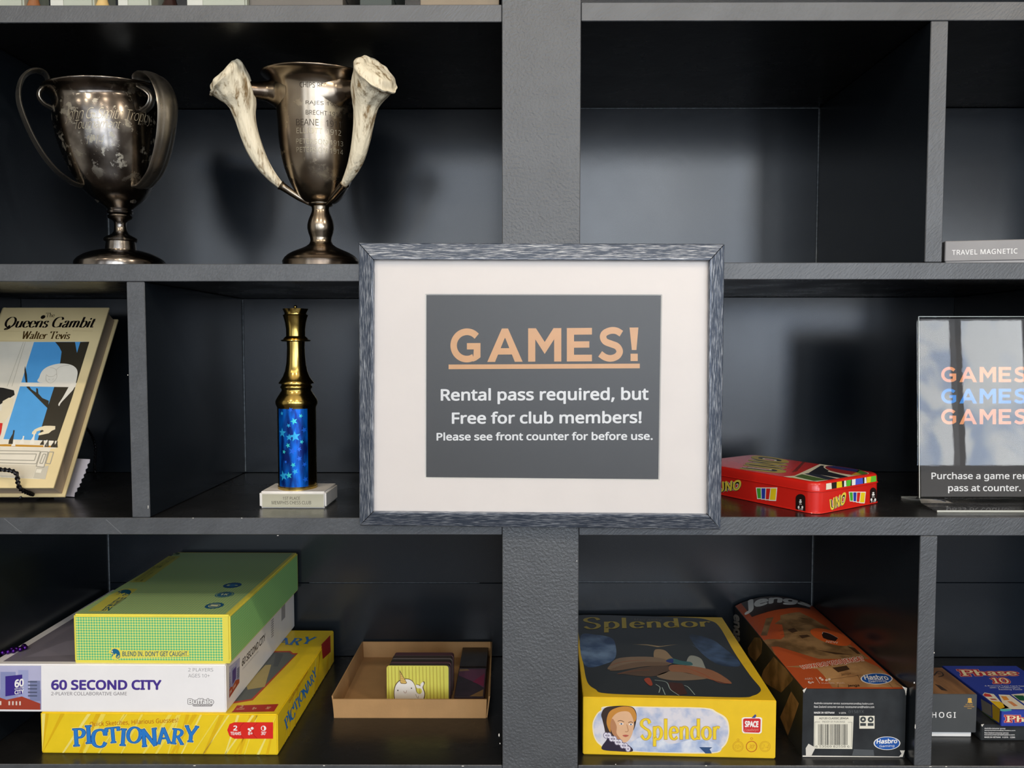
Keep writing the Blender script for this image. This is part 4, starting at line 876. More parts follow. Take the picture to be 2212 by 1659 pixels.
# ================================================================ lower shelf, left stack
def swoosh(face, name, w_, h_, cols, n, seed=1):
    p = Print(name, face, base=1, kind='stuff'); r = random.Random(seed)
    for i in range(n):
        u = r.uniform(-.02, w_-.004); ww = r.uniform(.001, .006); sl = r.uniform(.25, .7)*h_
        P_ = [(u, .001), (u+ww*.6, .001), (u+sl+ww, h_-.001), (u+sl, h_-.001)]; P_ = [(min(max(a, .0012), w_-.0012), b) for a, b in P_]; p.poly(P_, cols[i % len(cols)], i % 2)
    p.done()
YEL = '#f2cf1f'
pa, pb = (89.5, 1627.5), (600.5, 1632)
hp_ = hgt(pb, T4, 1543.5)
P1 = GBox('drawing_game_box', 'yellow game box with wobbly blue lettering and red badge, bottom of the left stack', 'box', pa, pb, T4, .264, hp_, YEL, lid=.985, inset=.0006)
swoosh(P1.front, 'swirl_print', P1.w, P1.h, ['#f6df58', '#e6b912', '#f8e67a'], 26, 3); swoosh(P1.right, 'swirl_print', P1.d, P1.h, ['#f6df58', '#e6b912'], 16, 4)
pic = 'PICTIONARY'
rw = random.Random(5); wob = [(rw.uniform(-.07, .07)+(.12 if i % 2 else 0), rw.uniform(-.12, .12), rw.uniform(.95, 1.12)) for i in range(len(pic))]
def pict(face, name, quad, s2=True):
    g = glyphs_drawn(pic, NF, .20, .07, .04, wob=wob); p = Print(name, face, base=4)
    if s2: p.quad(glyphs_drawn(pic, NF, .20, .07, .04, wob=wob, grow=.11), quad, '#f6e9a0', 0, ref=g); p.quad(glyphs_drawn(pic, NF, .20, .07, .04, wob=wob, grow=.055), quad, '#1a3f74', 1, ref=g)
    p.quad(g, quad, '#2a7ed0', 2); p.done()
pict(P1.front, 'title_lettering', [(157, 1615), (428, 1613), (430, 1565), (157, 1567)])
p = Print('lettering', P1.front, base=4); p.tpx('Quick Sketches, Hilarious Guesses!', [(194, 1571), (385, 1562), (385, 1549.5), (194, 1559)], '#c0661e', bold=.0)
for a_, b_ in (((493, 1562), (589, 1594)),):
    p.done(); p = Print('player_badge', P1.front, base=4); q = [(506, 1560), (590, 1560), (590, 1595.5), (506, 1595.5), (496, 1590), (491, 1577), (496, 1564)]; p.ppx(q, '#e0291f', 0)
for x in (523, 552): p.lpx([(x+4, 1561), (x-4, 1570), (x-4, 1586), (x+4, 1595)], .0004, '#9c1512', 1)
p.tpx('2', (504, 1567, 513, 1578), WT, 1, bold=.03); p.tpx('TEAMS', (498, 1580.5, 521, 1587.5), WT, 1, bold=.02); p.tpx('8+', (536, 1580, 546, 1587.5), WT, 1, bold=.02); p.tpx("30'", (564, 1580, 575, 1587.5), WT, 1, bold=.02)
for x, y, r_ in ((538, 1575, 3), (545, 1573, 3.6), (541, 1578, 2.4)): u, v = P1.front.px(x, y); p.disc(u, v, r_*.00052, r_*.00045, WT, 1, 12)
u, v = P1.front.px(569.5, 1573); p.disc(u, v, .0031, .0031, WT, 1); p.disc(u-.0007, v, .0014, .0024, '#e0291f', 2, 14); p.done()
pict(P1.right, 'side_title_lettering', [(618, 1580), (686, 1462), (680, 1438), (612, 1552)], False)
p = Print('player_badge', P1.right, base=4); p.ppx([(694, 1392), (713, 1372), (714, 1408), (697, 1424)], '#a8231d'); p.done(); p = Print('lettering', P1.right, base=4); p.tpx('Quick Sketches, Hilarious Guesses!', [(625, 1520), (665, 1453), (664, 1447), (623, 1513)], '#c0661e', bold=0); p.done()
p = Print('lid_picture', P1.top, base=1)
p.ppx([(560, 1407), (627, 1406), (633, 1411), (644, 1411), (546, 1513), (490, 1522), (440, 1522)], '#c2411f', 0); p.ppx([(562, 1410), (625, 1409), (631, 1414), (639, 1414), (543, 1510), (490, 1518), (440, 1518)], '#5d625f', 1)
p.ppx([(573, 1437), (586, 1436), (572, 1484), (535, 1490), (532, 1480)], '#b8a566', 2); p.ppx([(596, 1409), (612, 1414), (600, 1440), (590, 1440)], '#4a5053', 2)
p.ppx([(505, 1534), (512, 1524), (602, 1521), (592, 1537), (500, 1539)], '#b32920', 1)
p.tpx('2', [(517, 1529), (524, 1529), (527, 1524), (521, 1524)], '#e8c99a', 2, bold=.02); p.tpx('TEAMS', [(508, 1534), (527, 1533), (529, 1530), (511, 1531)], '#e8c99a', 2); p.tpx('8+', [(544, 1533), (553, 1533), (556, 1528), (547, 1528)], '#e8c99a', 2); p.tpx("30'", [(573, 1532), (582, 1532), (586, 1527), (577, 1527)], '#e8c99a', 2)
p.done()
pict(P1.top, 'lid_title_lettering', [(430, 1398), (672, 1396), (686, 1375), (450, 1377)], False)
sideL = P1
# 60 second city
z2 = T4+hp_; ca, cb = (-22, 1538), (489, 1540)
hc = hgt(cb, z2, 1436.5)
P2 = GBox('city_game_box', 'white game box with bold purple lettering and a city picture, middle of the stack', 'box', ca, cb, z2, .274, hc, '#ece8e6', lid=.985, inset=.0006, lidm=mat('white_glossy_card', '#f6f3f2', .3, var=.04, vscale=20))
PUR = '#4b3590'
def citypic(p, c):
    A, B, C, D = [Vector(t) for t in c]
    def q(u, v): t = (A*(1-u)+B*u)*(1-v)+(D*(1-u)+C*u)*v; return (t.x, t.y)
    R_ = lambda x0, y0, x1, y1, m, l: p.ppx([q(x0, y0), q(x1, y0), q(x1, y1), q(x0, y1)], m, l)
    R_(0, 0, 1, 1, '#9c9ac0', 0); R_(0, .45, 1, 1, '#b9b8d6', 1)
    R_(.0, .2, .12, .8, '#8d90b8', 2); R_(.55, .2, .75, .9, '#a3a8d0', 2); R_(.78, .2, .98, .66, '#7f86ac', 2); R_(.2, .2, .5, .86, '#8f95c0', 2)
    for k_ in range(5): R_(.74, .3+.08*k_, .92, .33+.08*k_, '#545a74', 3); R_(0, .34+.07*k_, .1, .365+.07*k_, '#545a74', 3)
    p.ppx([q(0, 0), q(.98, 0), q(.98, .14), q(.62, .3), q(.32, .22), q(.12, .3), q(0, .26)], '#a53f2c', 3)
    for k_ in range(4): R_(.36+.07*k_, .1, .39+.07*k_, .19, '#e7d3c6', 4)
    for k_ in range(3): R_(.05+.07*k_, .1, .08+.07*k_, .19, '#e7d3c6', 4)
    p.ppx([q(.30, .30), q(.63, .36), q(.63, .80), q(.30, .76)], '#3c2a86', 5)
    return q
p = Print('city_picture', P2.front); q = citypic(p, [(-21, 1532), (89.5, 1533), (89, 1438), (-21, 1438)])
p.tpx('60', [(32, 1486), (52, 1482), (52, 1465), (32, 1468)], WT, 6, bold=.04); p.tpx('SECOND', [(32, 1490), (52, 1486), (52, 1483), (32, 1487)], WT, 6); p.tpx('CITY', [(32, 1500), (52, 1497), (52, 1488), (32, 1491.5)], WT, 6, bold=.03); p.done()
p = Print('lettering', P2.front); p.tpx('60 SECOND CITY', (110.5, 1468.5, 349, 1490.5), PUR, bold=.035)
p.tpx('2-PLAYER COLLABORATIVE GAME', (110.5, 1494.5, 274, 1502), '#9a9597', bold=.01); p.tpx('2 PLAYERS', (406.5, 1443, 460.5, 1450.5), '#a39fa1', bold=.0); p.tpx('AGES 10+', (406.5, 1455.5, 453, 1463.5), '#a39fa1', bold=.0)
p.tpx('Buffalo', (406.5, 1509, 461, 1521), '#f6f4f2', 0, bold=.03, outline='#8f8a8a', ow=.07); p.ppx([(415, 1522), (460, 1522), (457, 1526), (418, 1526)], '#8f8a8a', 0); p.tpx('GAMES & PUZZLES', (418, 1522.5, 456, 1525), '#f6f4f2', 1, bold=0); p.done()
p = Print('side_lettering', P2.right); citypic(p, [(495, 1508), (517, 1474), (518, 1420), (495, 1440)])
p.tpx('60 SECOND CITY', [(522, 1441), (573, 1383), (573, 1367.5), (523, 1424)], '#343038', bold=.03); p.tpx('2-PLAYER COLLABORATIVE GAME', [(524, 1447), (558, 1408), (558, 1405), (524, 1444)], '#6c6870', bold=0)
for k_ in range(9): p.ppx([(608+k_*.9, 1342-k_*1.0), (608.5+k_*.9, 1341.5-k_*1.0), (608.5+k_*.9, 1305-k_*.9), (608+k_*.9, 1305-k_*.9)], '#4b474b')
for k_ in range(8): p.ppx([(586, 1378-5*k_), (591, 1372-5*k_), (591, 1370-5*k_), (586, 1376-5*k_)], '#77737a')
p.done()
p = Print('lid_picture', P2.top, base=1)
c_ = [P2.top.px(*t) for t in ((-2, 1424), (489, 1428))]
w2, d2 = P2.w, P2.d
p.rect(.012, .008, w2-.012, d2-.012, mat('grey_violet_print', '#7d7883', .28), 0)
for a_, b_, c in (((.03, .02), (.10, .09), '#8b8693'), ((.05, .10), (.11, .18), '#6f6b7d'), ((.02, .16), (.06, .24), '#8b8693'), ((.1, .03), (.16, .14), '#74707f')): p.poly([a_, (b_[0], a_[1]+.01), b_, (a_[0]+.02, b_[1]-.02)], mat('violet_print_%s' % c[1:], c, .28), 1)
p.done()
# purple beads hanging over the left corner of the white box
bd = thing('purple_bead_string', 'short string of shiny purple beads on the left edge of the white game box', 'beads', at(onZ(24, 1412, z2+hc), 0))
bmt = mat('metallic_purple_bead', '#4b1f7a', .12, metal=.9)
for i, (x, y) in enumerate(((-.0075, -.004), (-.0025, -.0015), (.0025, .001), (.0075, .006), (.002, .007), (-.003, .006), (.010, .011), (.006, .015))):
    b_ = bmesh.new(); bmesh.ops.create_uvsphere(b_, u_segments=14, v_segments=9, radius=.0031, matrix=Matrix.Translation((x, y, .0031))); bmobj('bead', b_, bmt, bd, smooth=True)
# green box
z3_ = z2+hc; ga, gb = (160.5, 1432.5), (498, 1434.5); hg = hgt(gb, z3_, 1329)
def dots(name, c1, c2, pitch, mode):
    m = bpy.data.materials.new(name); m.use_nodes = True; nt = m.node_tree; L = nt.links.new; b = nt.nodes['Principled BSDF']
    tc = nd(nt, 'ShaderNodeTexCoord'); s = nd(nt, 'ShaderNodeSeparateXYZ'); L(tc.outputs['Object'], s.inputs[0])
    def M_(op, a, b_=None):
        n = nd(nt, 'ShaderNodeMath', operation=op)
        for i, x in enumerate((a, b_)):
            if x is None: continue
            if isinstance(x, (int, float)): n.inputs[i].default_value = x
            else: L(x, n.inputs[i])
        return n.outputs[0]
    u, v = {'xz': (s.outputs[0], s.outputs[2]), 'yz': (s.outputs[1], s.outputs[2]), 'xy': (s.outputs[0], s.outputs[1])}[mode]
    f = 2*PI/pitch; a = M_('SINE', M_('MULTIPLY', M_('ADD', u, v), f)); c = M_('SINE', M_('MULTIPLY', M_('SUBTRACT', u, v), f))
    r = nd(nt, 'ShaderNodeMapRange'); r.inputs[1].default_value = -.2; r.inputs[2].default_value = .2; L(M_('MULTIPLY', a, c), r.inputs[0])
    mx = nd(nt, 'ShaderNodeMix', data_type='RGBA'); L(r.outputs[0], mx.inputs[0]); mx.inputs[6].default_value = lin(c1); mx.inputs[7].default_value = lin(c2); L(mx.outputs[2], b.inputs['Base Color']); b.inputs['Roughness'].default_value = .33; return m
LY = '#eee05a'
P3 = GBox('party_game_box', 'green and yellow dotted game box with small blue chameleon, top of the left stack', 'box', ga, gb, z3_, .271, hg, LY, lid=.985, inset=.0006, bev=.0018, lidm=mat('lemon_yellow_card', LY, .3, var=.05))
GD, GY = '#4fb878', '#d9e06a'
e_ = .004
p = Print('dotted_print', P3.front); p.rect(e_*.8, e_, P3.w-.0085, P3.h-e_*.8, dots('green_dots_front', '#57bd84', '#dfe57a', .0062, 'xz')); p.done()
p = Print('dotted_print', P3.right); p.rect(.003, .002, P3.d-.003, P3.h-.003, dots('green_dots_side', '#79cf80', '#b4dc84', .0062, 'yz')); p.done()
p = Print('dotted_print', P3.top); p.rect(.001, .003, P3.w-.006, P3.d-.004, dots('green_dots_top', '#7bb184', '#bcc878', .0070, 'xy')); p.done()
TEAL = '#156a90'
def cham(p, c, m, l=0):
    A, B, C, D = [Vector(t) for t in c]
    def q(u, v): t = (A*(1-u)+B*u)*(1-v)+(D*(1-u)+C*u)*v; return (t.x, t.y)
    p.spx([q(*t) for t in ((.02, .66), (.12, .84), (.3, .98), (.55, .97), (.78, .82), (.9, .6), (.92, .38), (.8, .3), (.66, .42), (.5, .5), (.38, .36), (.3, .5), (.2, .56), (.08, .58))], m, l, 4)
    for P_ in (((.86, .45), (.9, .2), (.74, .02), (.56, .12), (.6, .3), (.72, .28), (.72, .18)),): p.lpx([q(*t) for t in P_], .0009, m, l)
    for P_ in (((.25, .5), (.2, .3), (.1, .26)), ((.62, .46), (.66, .28), (.58, .2))): p.lpx([q(*t) for t in P_], .0011, m, l)
    u, v = p.f.px(*q(.16, .72)); p.disc(u, v, .0009, .0009, '#f5f2c0', l+1, 12)
p = Print('slogan_lettering', P3.front, base=3); p.ppx([(234, 1409), (240, 1403), (240, 1400), (258, 1400), (262, 1405), (408, 1405), (410, 1419), (262, 1421), (255, 1425), (244, 1424), (243, 1414)], LY, 0)
cham(p, [(239, 1422), (261, 1422), (261, 1401), (239, 1401)], TEAL, 1); p.tpx("BLEND IN. DON'T GET CAUGHT.", (264.5, 1407, 407, 1417.5), '#1d5f74', 1, bold=.015); p.done()
p = Print('badge', P3.top, base=2)
for (x, y, a_) in ((502, 1264.5, 0), (485, 1284.5, 1), (463, 1308.5, 2)):
    u, v = P3.top.px(x, y); R_ = .0115
    if a_ == 2: p.poly([(u+(R_*(1.0 if k_ % 2 else .9))*math.cos(PI*k_/14), v+(R_*(1.0 if k_ % 2 else .9))*math.sin(PI*k_/14)) for k_ in range(28)], '#1f5a80', 0); p.disc(u, v, R_*.62, R_*.62, '#b9c48a', 1); p.disc(u, v, R_*.52, R_*.52, '#1f5a80', 2); p.rect(u-.0045, v-.003, u+.0045, v+.003, '#d6d8a8', 3)
    elif a_ == 1: p.disc(u, v, R_, R_, '#3a6f86', 0); p.disc(u, v, R_*.88, R_*.88, '#8aa777', 1); p.disc(u, v, R_*.78, R_*.78, '#2e6684', 2); p.fit(glyphs_font('1K', bold=.04), u-.005, v-.0035, u+.005, v+.0035, '#c9d2a8', 3)
    else: p.disc(u, v, R_, R_, '#1c4f7c', 0); p.disc(u, v, R_*.5, R_*.5, '#2f6a96', 1); p.rect(u-.007, v-.0028, u-.0035, v+.0028, '#a9be8a', 2); p.rect(u+.0035, v-.0018, u+.007, v+.0012, '#a9be8a', 2)
p.done()
zt_ = lambda x, y: (160+x/4.706, 1180+y/4.706)
p = Print('side_panel_lettering', P3.top, base=2)
p.ppx([zt_(140, 660), zt_(340, 660), zt_(645, 435), zt_(560, 430), zt_(480, 440), zt_(360, 500)], '#c9c352', 0); cham(p, [zt_(390, 510), zt_(560, 510), zt_(620, 440), zt_(470, 440)], '#1b5a72', 1)
p.tpx('BLEND', [zt_(330, 610), zt_(410, 610), zt_(545, 520), zt_(460, 520)][0:4], '#1f5560', 1, bold=.02); p.tpx('IN', [zt_(275, 655), zt_(355, 655), zt_(395, 615), zt_(320, 615)], '#1f5560', 1, bold=.02)
p.ppx([zt_(560, 368), zt_(720, 365), zt_(1085, 100), zt_(960, 100)], '#b7b351', 0); p.tpx("DON'T GET", [zt_(600, 360), zt_(690, 360), zt_(900, 200), zt_(820, 200)], '#54622f', 1, bold=.0); p.tpx('CAUGHT', [zt_(830, 205), zt_(900, 205), zt_(1030, 115), zt_(970, 115)], '#6a7038', 1, bold=0); cham(p, [zt_(960, 92), zt_(1060, 92), zt_(1100, 66), zt_(1020, 66)], '#3c5a3a', 1)
p.done()

# ================================================================ open cardboard tray with card decks
ta_, tb_ = onZ(722, 1549.5, T4), onZ(1050, 1549.5, T4); tw = (tb_-ta_).length; td = .188; thh = onY(722, 1508, ta_.y).z-T4
tr = thing('cardboard_tray', 'open brown cardboard tray holding card decks, on bottom shelf', 'tray', at(ta_, 0))
kraft = mat('brown_kraft_card', '#b98f5e', .8, var=.12, vscale=25, bump=.0002, bscale=300)
tk_ = .0016
box('tray_floor', (0, 0, 0), (tw, td, tk_), kraft, tr, bev=.0003)
fl = .0035
def wall(name, pts):
    bm = bmesh.new(); f = bm.faces.new([bm.verts.new(p_) for p_ in pts]); n_ = f.normal.copy(); bm.normal_update(); n_ = f.normal.copy(); r = bmesh.ops.extrude_face_region(bm, geom=[f]); bmesh.ops.translate(bm, verts=[x for x in r['geom'] if isinstance(x, bmesh.types.BMVert)], vec=n_*tk_)
    return bmobj(name, bm, kraft, tr)
wall('front_wall', [(0, 0, 0), (tw, 0, 0), (tw+.001, -.0015, thh), (-.001, -.0015, thh)])
wall('rear_wall', [(0, td, 0), (tw, td, 0), (tw, td+.001, thh), (0, td+.001, thh)])
wall('side_wall', [(0, 0, 0), (0, td, 0), (-fl*.4, td, thh), (-fl, .002, thh+.002)]); wall('side_wall', [(tw, 0, 0), (tw, td, 0), (tw+fl*.2, td, thh), (tw+fl, .002, thh+.002)])
# deck standing on edge, narwhal card in front
c0, c1_ = onY(835.5, 1490, ta_.y+.035), onY(969, 1490, ta_.y+.035); cw_ = c1_.x-c0.x; ch_ = onY(900, 1438, c0.y).z-T4-tk_
dk = thing('card_deck', 'standing deck of cards faced by a yellow striped card with a white narwhal', 'cards', at((c0.x, c0.y, T4+tk_), 0))
rprism_ = lambda nm, y0, y1, m, dx, dh: prism(nm, [(y0, 0), (y1, 0), (y1, ch_+dh), (y0, ch_+dh)], dx, cw_+dx, m, dk)
def card(nm, y0, y1, m, dx=0, dh=0, par=None):
    pts_ = [(a, b) for a, b in rrect(cw_, ch_+dh, .0035, n=4)]; n = len(pts_); vs_ = [(a+dx, y0, b) for a, b in pts_]+[(a+dx, y1, b) for a, b in pts_]
    bm = bmesh.new(); me = bpy.data.meshes.new('t'); me.from_pydata(vs_, [], [(k, (k+1) % n, n+(k+1) % n, n+k) for k in range(n)]+[tuple(range(n))[::-1], tuple(range(n, 2*n))]); bm.from_mesh(me); bpy.data.meshes.remove(me); return bmobj(nm, bm, m, dk)
card('narwhal_card', 0, .0006, pm('#e3dd62'), label='x') if False else card('narwhal_card', 0, .0006, pm('#e3dd62'))
dmat = [mat('dark_card_edges_%d' % i, c, .6, var=.3, vscale=1, stretch=(1, 1600, 1)) for i, c in enumerate(('#463a38', '#5a3a40', '#3b3734', '#4f4540'))]
y_ = .0008
for i, (t_, dx, dh) in enumerate(((.0075, .0022, .0), (.004, .003, .0006), (.010, .0025, -.0004), (.003, .0035, .0008), (.0085, .003, .0002), (.0095, .004, .0004))): card('card_bundle', y_, y_+t_-.0002, dmat[i % 4], dx, dh); y_ += t_
cf_ = Face(dk, (0, 0, 0), (1, 0, 0), (0, 0, 1)); p = Print('narwhal_picture', cf_)
zn = lambda x, y: (680+x/5.027, 1340+y/5.027)
for k_ in range(17): u = .002+k_*(cw_-.004)/17; p.poly([(u, .001), (u+.0016, .001), (u+.0006, ch_-.001), (u-.0006 if u > .0018 else u, ch_-.001)], '#c6b64c', 0)
for c, s_, l in (('#6b5430', 1.06, 1), ('#f4efe6', 1, 2)):
    q = [(870, 850), (866, 760), (890, 690), (940, 650), (1010, 640), (1060, 665), (1090, 720), (1105, 780), (1140, 800), (1165, 775), (1150, 740), (1110, 735), (1098, 700), (1130, 705), (1145, 715), (1150, 690), (1175, 668), (1185, 690), (1170, 730), (1190, 790), (1180, 850), (1150, 900), (900, 900)]
    cx, cy = 1020, 780; p.spx([zn(cx+(x-cx)*s_, cy+(y-cy)*s_) for x, y in q], c, l, 3)
p.ppx([zn(920, 535), zn(1003, 680), zn(985, 690), zn(940, 688), zn(926, 675)], '#6b5430', 3); p.ppx([zn(927, 560), zn(996, 677), zn(980, 683), zn(943, 682), zn(932, 672)], '#ecc36a', 4)
for k_ in range(5): p.lpx([zn(930+2*k_, 590+20*k_), zn(945+10*k_, 592+18*k_)], .0004, '#6b5430', 5, False)
for x, y in ((902, 760), (1050, 737)): u, v = cf_.px(*zn(x, y)); p.disc(u, v, .0009, .0009, '#54452f', 3, 10)
p.lpx([zn(965, 765), zn(975, 785), zn(990, 785), zn(998, 760)], .0005, '#9a5a3c', 3); p.lpx([zn(1095, 800), zn(1110, 835), zn(1125, 845), zn(1125, 820)], .0004, '#6b5430', 3); p.done()
# dark flat decks beside it
dkx = tw+ta_.x
for nm, lb, x0, x1, y0, y1, hh_, col, c2 in (('card_deck', 'dark card deck lying flat at the back right of the brown tray', .975, 1, .05, .19, .016, '#2a2422', '#453a36'), ('card_deck', 'dark deck with a pink patch lying flat at the front right of the brown tray', .975, 1, .05, .19, .016, '#3a2a33', '#5a3850')):
    back = 'back' in lb; xa_ = c0.x+cw_+.0085; xb_ = dkx-.003; ya_ = ta_.y+(.118 if back else .02); yb_ = ta_.y+(.186 if back else .112)
    dd = thing(nm, lb, 'cards', at((xa_, ya_, T4+tk_), 0), 'decks lying flat in the tray')
    for i in range(4): box('card_bundle', (0, 0, i*.004), (xb_-xa_-.0005*(i % 2), yb_-ya_-.001*(i % 3), i*.004+.0038), mat('flat_deck_%s_%d' % (col[1:], i % 2), col if i % 2 else c2, .35, var=.5, vscale=60), dd, bev=.0004)
    if not back:
        tf2 = Face(dd, (0, 0, .0158), (1, 0, 0), (0, 1, 0)); p = Print('card_picture', tf2); w_, d_ = xb_-xa_, yb_-ya_
        p.poly([(.001, d_*.72), (w_*.7, d_*.45), (w_*.95, d_*.3), (w_*.95, d_*.95), (.001, d_*.95)], '#6d3b58', 0); p.poly([(w_*.55, d_*.5), (w_*.95, d_*.35), (w_*.95, d_*.8)], '#8a1f4c', 1); p.poly([(w_*.5, .002), (w_*.95, .002), (w_*.95, d_*.25)], '#8c6a3c', 1); p.poly([(.001, d_*.86), (w_*.4, d_*.9), (w_*.3, d_*.95), (.001, d_*.95)], '#a8855a', 1); p.done()

# ================================================================ yellow gem-trading game
sa, sb = (1259, 1630.5), (1675, 1640); hs = hgt(sa, T4, 1505.5)
GO = '#eec51c'
P4 = GBox('merchant_game_box', 'yellow game box with dark painted lid, portrait of a woman on its front', 'box', sa, sb, T4, .272, hs, GO, lid=.985, inset=.0006, bev=.0007, lidm=mat('golden_yellow_card', '#f0c624', .35, var=.07, vscale=50))
ft = P4.front; zs = lambda x, y: (1220+x/4.377, 1280+y/4.377)
p = Print('portrait_picture', ft)
p.spx([zs(*t) for t in ((262, 1240), (300, 1150), (345, 1110), (400, 1075), (900, 1080), (1330, 1090), (1440, 1130), (1530, 1190), (1556, 1290), (1540, 1400), (1490, 1470), (1400, 1520), (900, 1515), (450, 1490), (330, 1440), (275, 1360))], '#f4e7c8', 0)
p.spx([zs(*t) for t in ((274, 1240), (310, 1155), (350, 1120), (405, 1085), (900, 1090), (1320, 1100), (1430, 1140), (1515, 1200), (1545, 1290), (1528, 1395), (1480, 1460), (1395, 1510), (900, 1505), (455, 1480), (340, 1430), (285, 1355))], mat('cloudy_sky_print', '#dcd8de', .35, col2='#a9b6d2', vscale=55, thr=(.45, .65)), 1)
p.spx([zs(*t) for t in ((650, 1400), (850, 1340), (1000, 1430), (1250, 1380), (1450, 1440), (1400, 1505), (650, 1495))], mat('blue_hills_print', '#9fb2d6', .35, col2='#dfe3ec', vscale=70), 2)
p.ppx([zs(1270, 1460), zs(1395, 1462), zs(1370, 1480), zs(1390, 1520), zs(1330, 1520), zs(1300, 1490)], '#31507c', 3)
p.spx([zs(*t) for t in ((350, 1480), (390, 1400), (430, 1370), (600, 1440), (640, 1500), (500, 1500))], '#2e2438', 3)
p.spx([zs(*t) for t in ((345, 1150), (380, 1090), (470, 1072), (600, 1072), (660, 1100), (680, 1180), (650, 1300), (600, 1300), (480, 1360), (400, 1370), (370, 1260), (355, 1200))], '#3a2b24', 3)
p.spx([zs(*t) for t in ((395, 1230), (420, 1130), (500, 1085), (590, 1075), (650, 1100), (678, 1170), (655, 1220), (600, 1130), (500, 1140), (440, 1260), (430, 1320))], '#c98a3a', 4)
p.spx([zs(*t) for t in ((430, 1260), (450, 1180), (510, 1130), (600, 1125), (640, 1180), (655, 1250), (635, 1340), (600, 1400), (555, 1415), (500, 1380), (450, 1330))], '#e2b48c', 5)
p.spx([zs(*t) for t in ((430, 1260), (450, 1190), (490, 1260), (490, 1330), (540, 1400), (500, 1385), (450, 1330))], '#b9825a', 6)
for a_ in (((500, 1215), (530, 1208), (560, 1222)), ((600, 1228), (625, 1220), (645, 1230))): p.lpx([zs(*t) for t in a_], .0007, '#6a4526', 6)
for x, y in ((535, 1240), (625, 1245)): p.spx([zs(x+20*math.cos(t), y+9*math.sin(t)) for t in [2*PI*i/8 for i in range(8)]], '#f2e8e2', 6); p.spx([zs(x+8*math.cos(t), y+8*math.sin(t)) for t in [2*PI*i/8 for i in range(8)]], '#4a5a74', 7)
p.lpx([zs(585, 1245), zs(600, 1300), zs(585, 1315), zs(570, 1312)], .0006, '#a8714a', 6); p.spx([zs(545, 1350), zs(575, 1343), zs(605, 1350), zs(575, 1364)], '#b8584a', 6)
for i in range(9):
    x, y = 390+i*26, 1330+i*16-(i % 2)*14; 
    for c, r_, l in (('#8a7f96', 26, 7), ('#e9e4ee', 20, 8), ('#9c93a8', 9, 9)): p.spx([zs(x+r_*math.cos(t), y+18+r_*1.15*math.sin(t)) for t in [2*PI*i_/8 for i_ in range(8)]], c, l)
p.done()
gS = lambda gr=0: glyphs_drawn('Splendor', NF, .17, .06, .07, grow=gr)
p = Print('title_lettering', ft, base=6); Q_ = [zs(712, 1450), zs(1468, 1450), zs(1468, 1190), zs(712, 1190)]
p.quad(gS(.05), Q_, '#c59a2c', 0, ref=gS()); p.quad(gS(), Q_, '#f3d331', 1); p.done()
p = Print('logo', ft, base=2)
for c, s_, l in (('#f7efe6', 1.0, 0), ('#cf2a2c', .86, 1)):
    cx, cy = 1767, 1262; p.ppx([zs(cx+(x-cx)*s_, cy+(y-cy)*s_) for x, y in ((1672, 1190), (1690, 1178), (1850, 1178), (1866, 1190), (1862, 1320), (1845, 1335), (1690, 1330), (1675, 1315))], c, l)
p.tpx('SPACE', [zs(1702, 1272), zs(1830, 1274), zs(1832, 1214), zs(1702, 1212)], WT, 2, bold=.05); p.tpx('Cowboys', [zs(1698, 1320), zs(1832, 1312), zs(1832, 1282), zs(1698, 1286)], '#f3b8a8', 2, bold=-.01, shear=.3)
p.ppx([zs(1765, 1185), zs(1800, 1150), zs(1812, 1160), zs(1800, 1185)], '#3d4a8c', 2); p.done()
p = Print('icon_print', ft, base=2)
for cx, c, t_, tk2 in ((1638, '#c98f1c', '10+', .0004), (1766, '#c4641c', "30'", .0009), (1894, '#cf9a20', '2-4', .0004)):
    P_ = [zs(cx+50*math.cos(a_), 1455+50*math.sin(a_)) for a_ in [2*PI*i/20 for i in range(21)]]; p.lpx(P_, tk2, c, 0, False)
    if cx != 1766: p.lpx([zs(cx+40*math.cos(a_), 1455+40*math.sin(a_)) for a_ in [2*PI*i/20 for i in range(21)]], .0003, c, 0, False)
    if cx < 1800: p.lpx([zs(cx+11*math.cos(a_), 1392+9*math.sin(a_)-(12 if cx == 1766 else 0)) for a_ in [2*PI*i/10 for i in range(11)]], .0004, c, 0, False)
    p.tpx(t_, [zs(cx-30, 1475), zs(cx+30, 1475), zs(cx+34, 1438), zs(cx-26, 1438)], c, 0, bold=-.01, shear=.25)
p.done()
tp = P4.top; p = Print('lid_picture', tp)
p.spx([zs(*t) for t in ((125, 240), (180, 212), (700, 222), (1200, 238), (1360, 262), (1460, 320), (1600, 560), (1750, 780), (1848, 900), (1840, 945), (1780, 975), (1650, 992), (1000, 975), (400, 955), (290, 915), (215, 850), (180, 700), (150, 500), (125, 350))], '#32373b', 0)
p.spx([zs(*t) for t in ((150, 410), (300, 400), (440, 430), (480, 500), (480, 610), (400, 670), (190, 690))], mat('stormy_blue_print', '#34507a', .35, col2='#7f9cc0', vscale=35, thr=(.4, .7)), 1)
p.spx([zs(*t) for t in ((1180, 400), (1380, 440), (1500, 520), (1640, 640), (1640, 700), (1450, 680), (1280, 560))], mat('night_blue_print', '#26364c', .35, col2='#4a648a', vscale=35, thr=(.4, .7)), 1)
p.lpx([zs(1210, 500), zs(1330, 570), zs(1450, 620), zs(1640, 640)], .0009, '#51647f', 2)
p.ppx([zs(640, 490), zs(780, 500), zs(880, 518), zs(1070, 490), zs(900, 508), zs(780, 492)], '#a28f6e', 2)
p.spx([zs(*t) for t in ((850, 545), (940, 545), (1000, 600), (1020, 640), (860, 640))], '#a28a6c', 2)
p.spx([zs(*t) for t in ((1180, 600), (1280, 620), (1320, 690), (1330, 740), (1250, 720), (1150, 700))], '#9fa39b', 2)
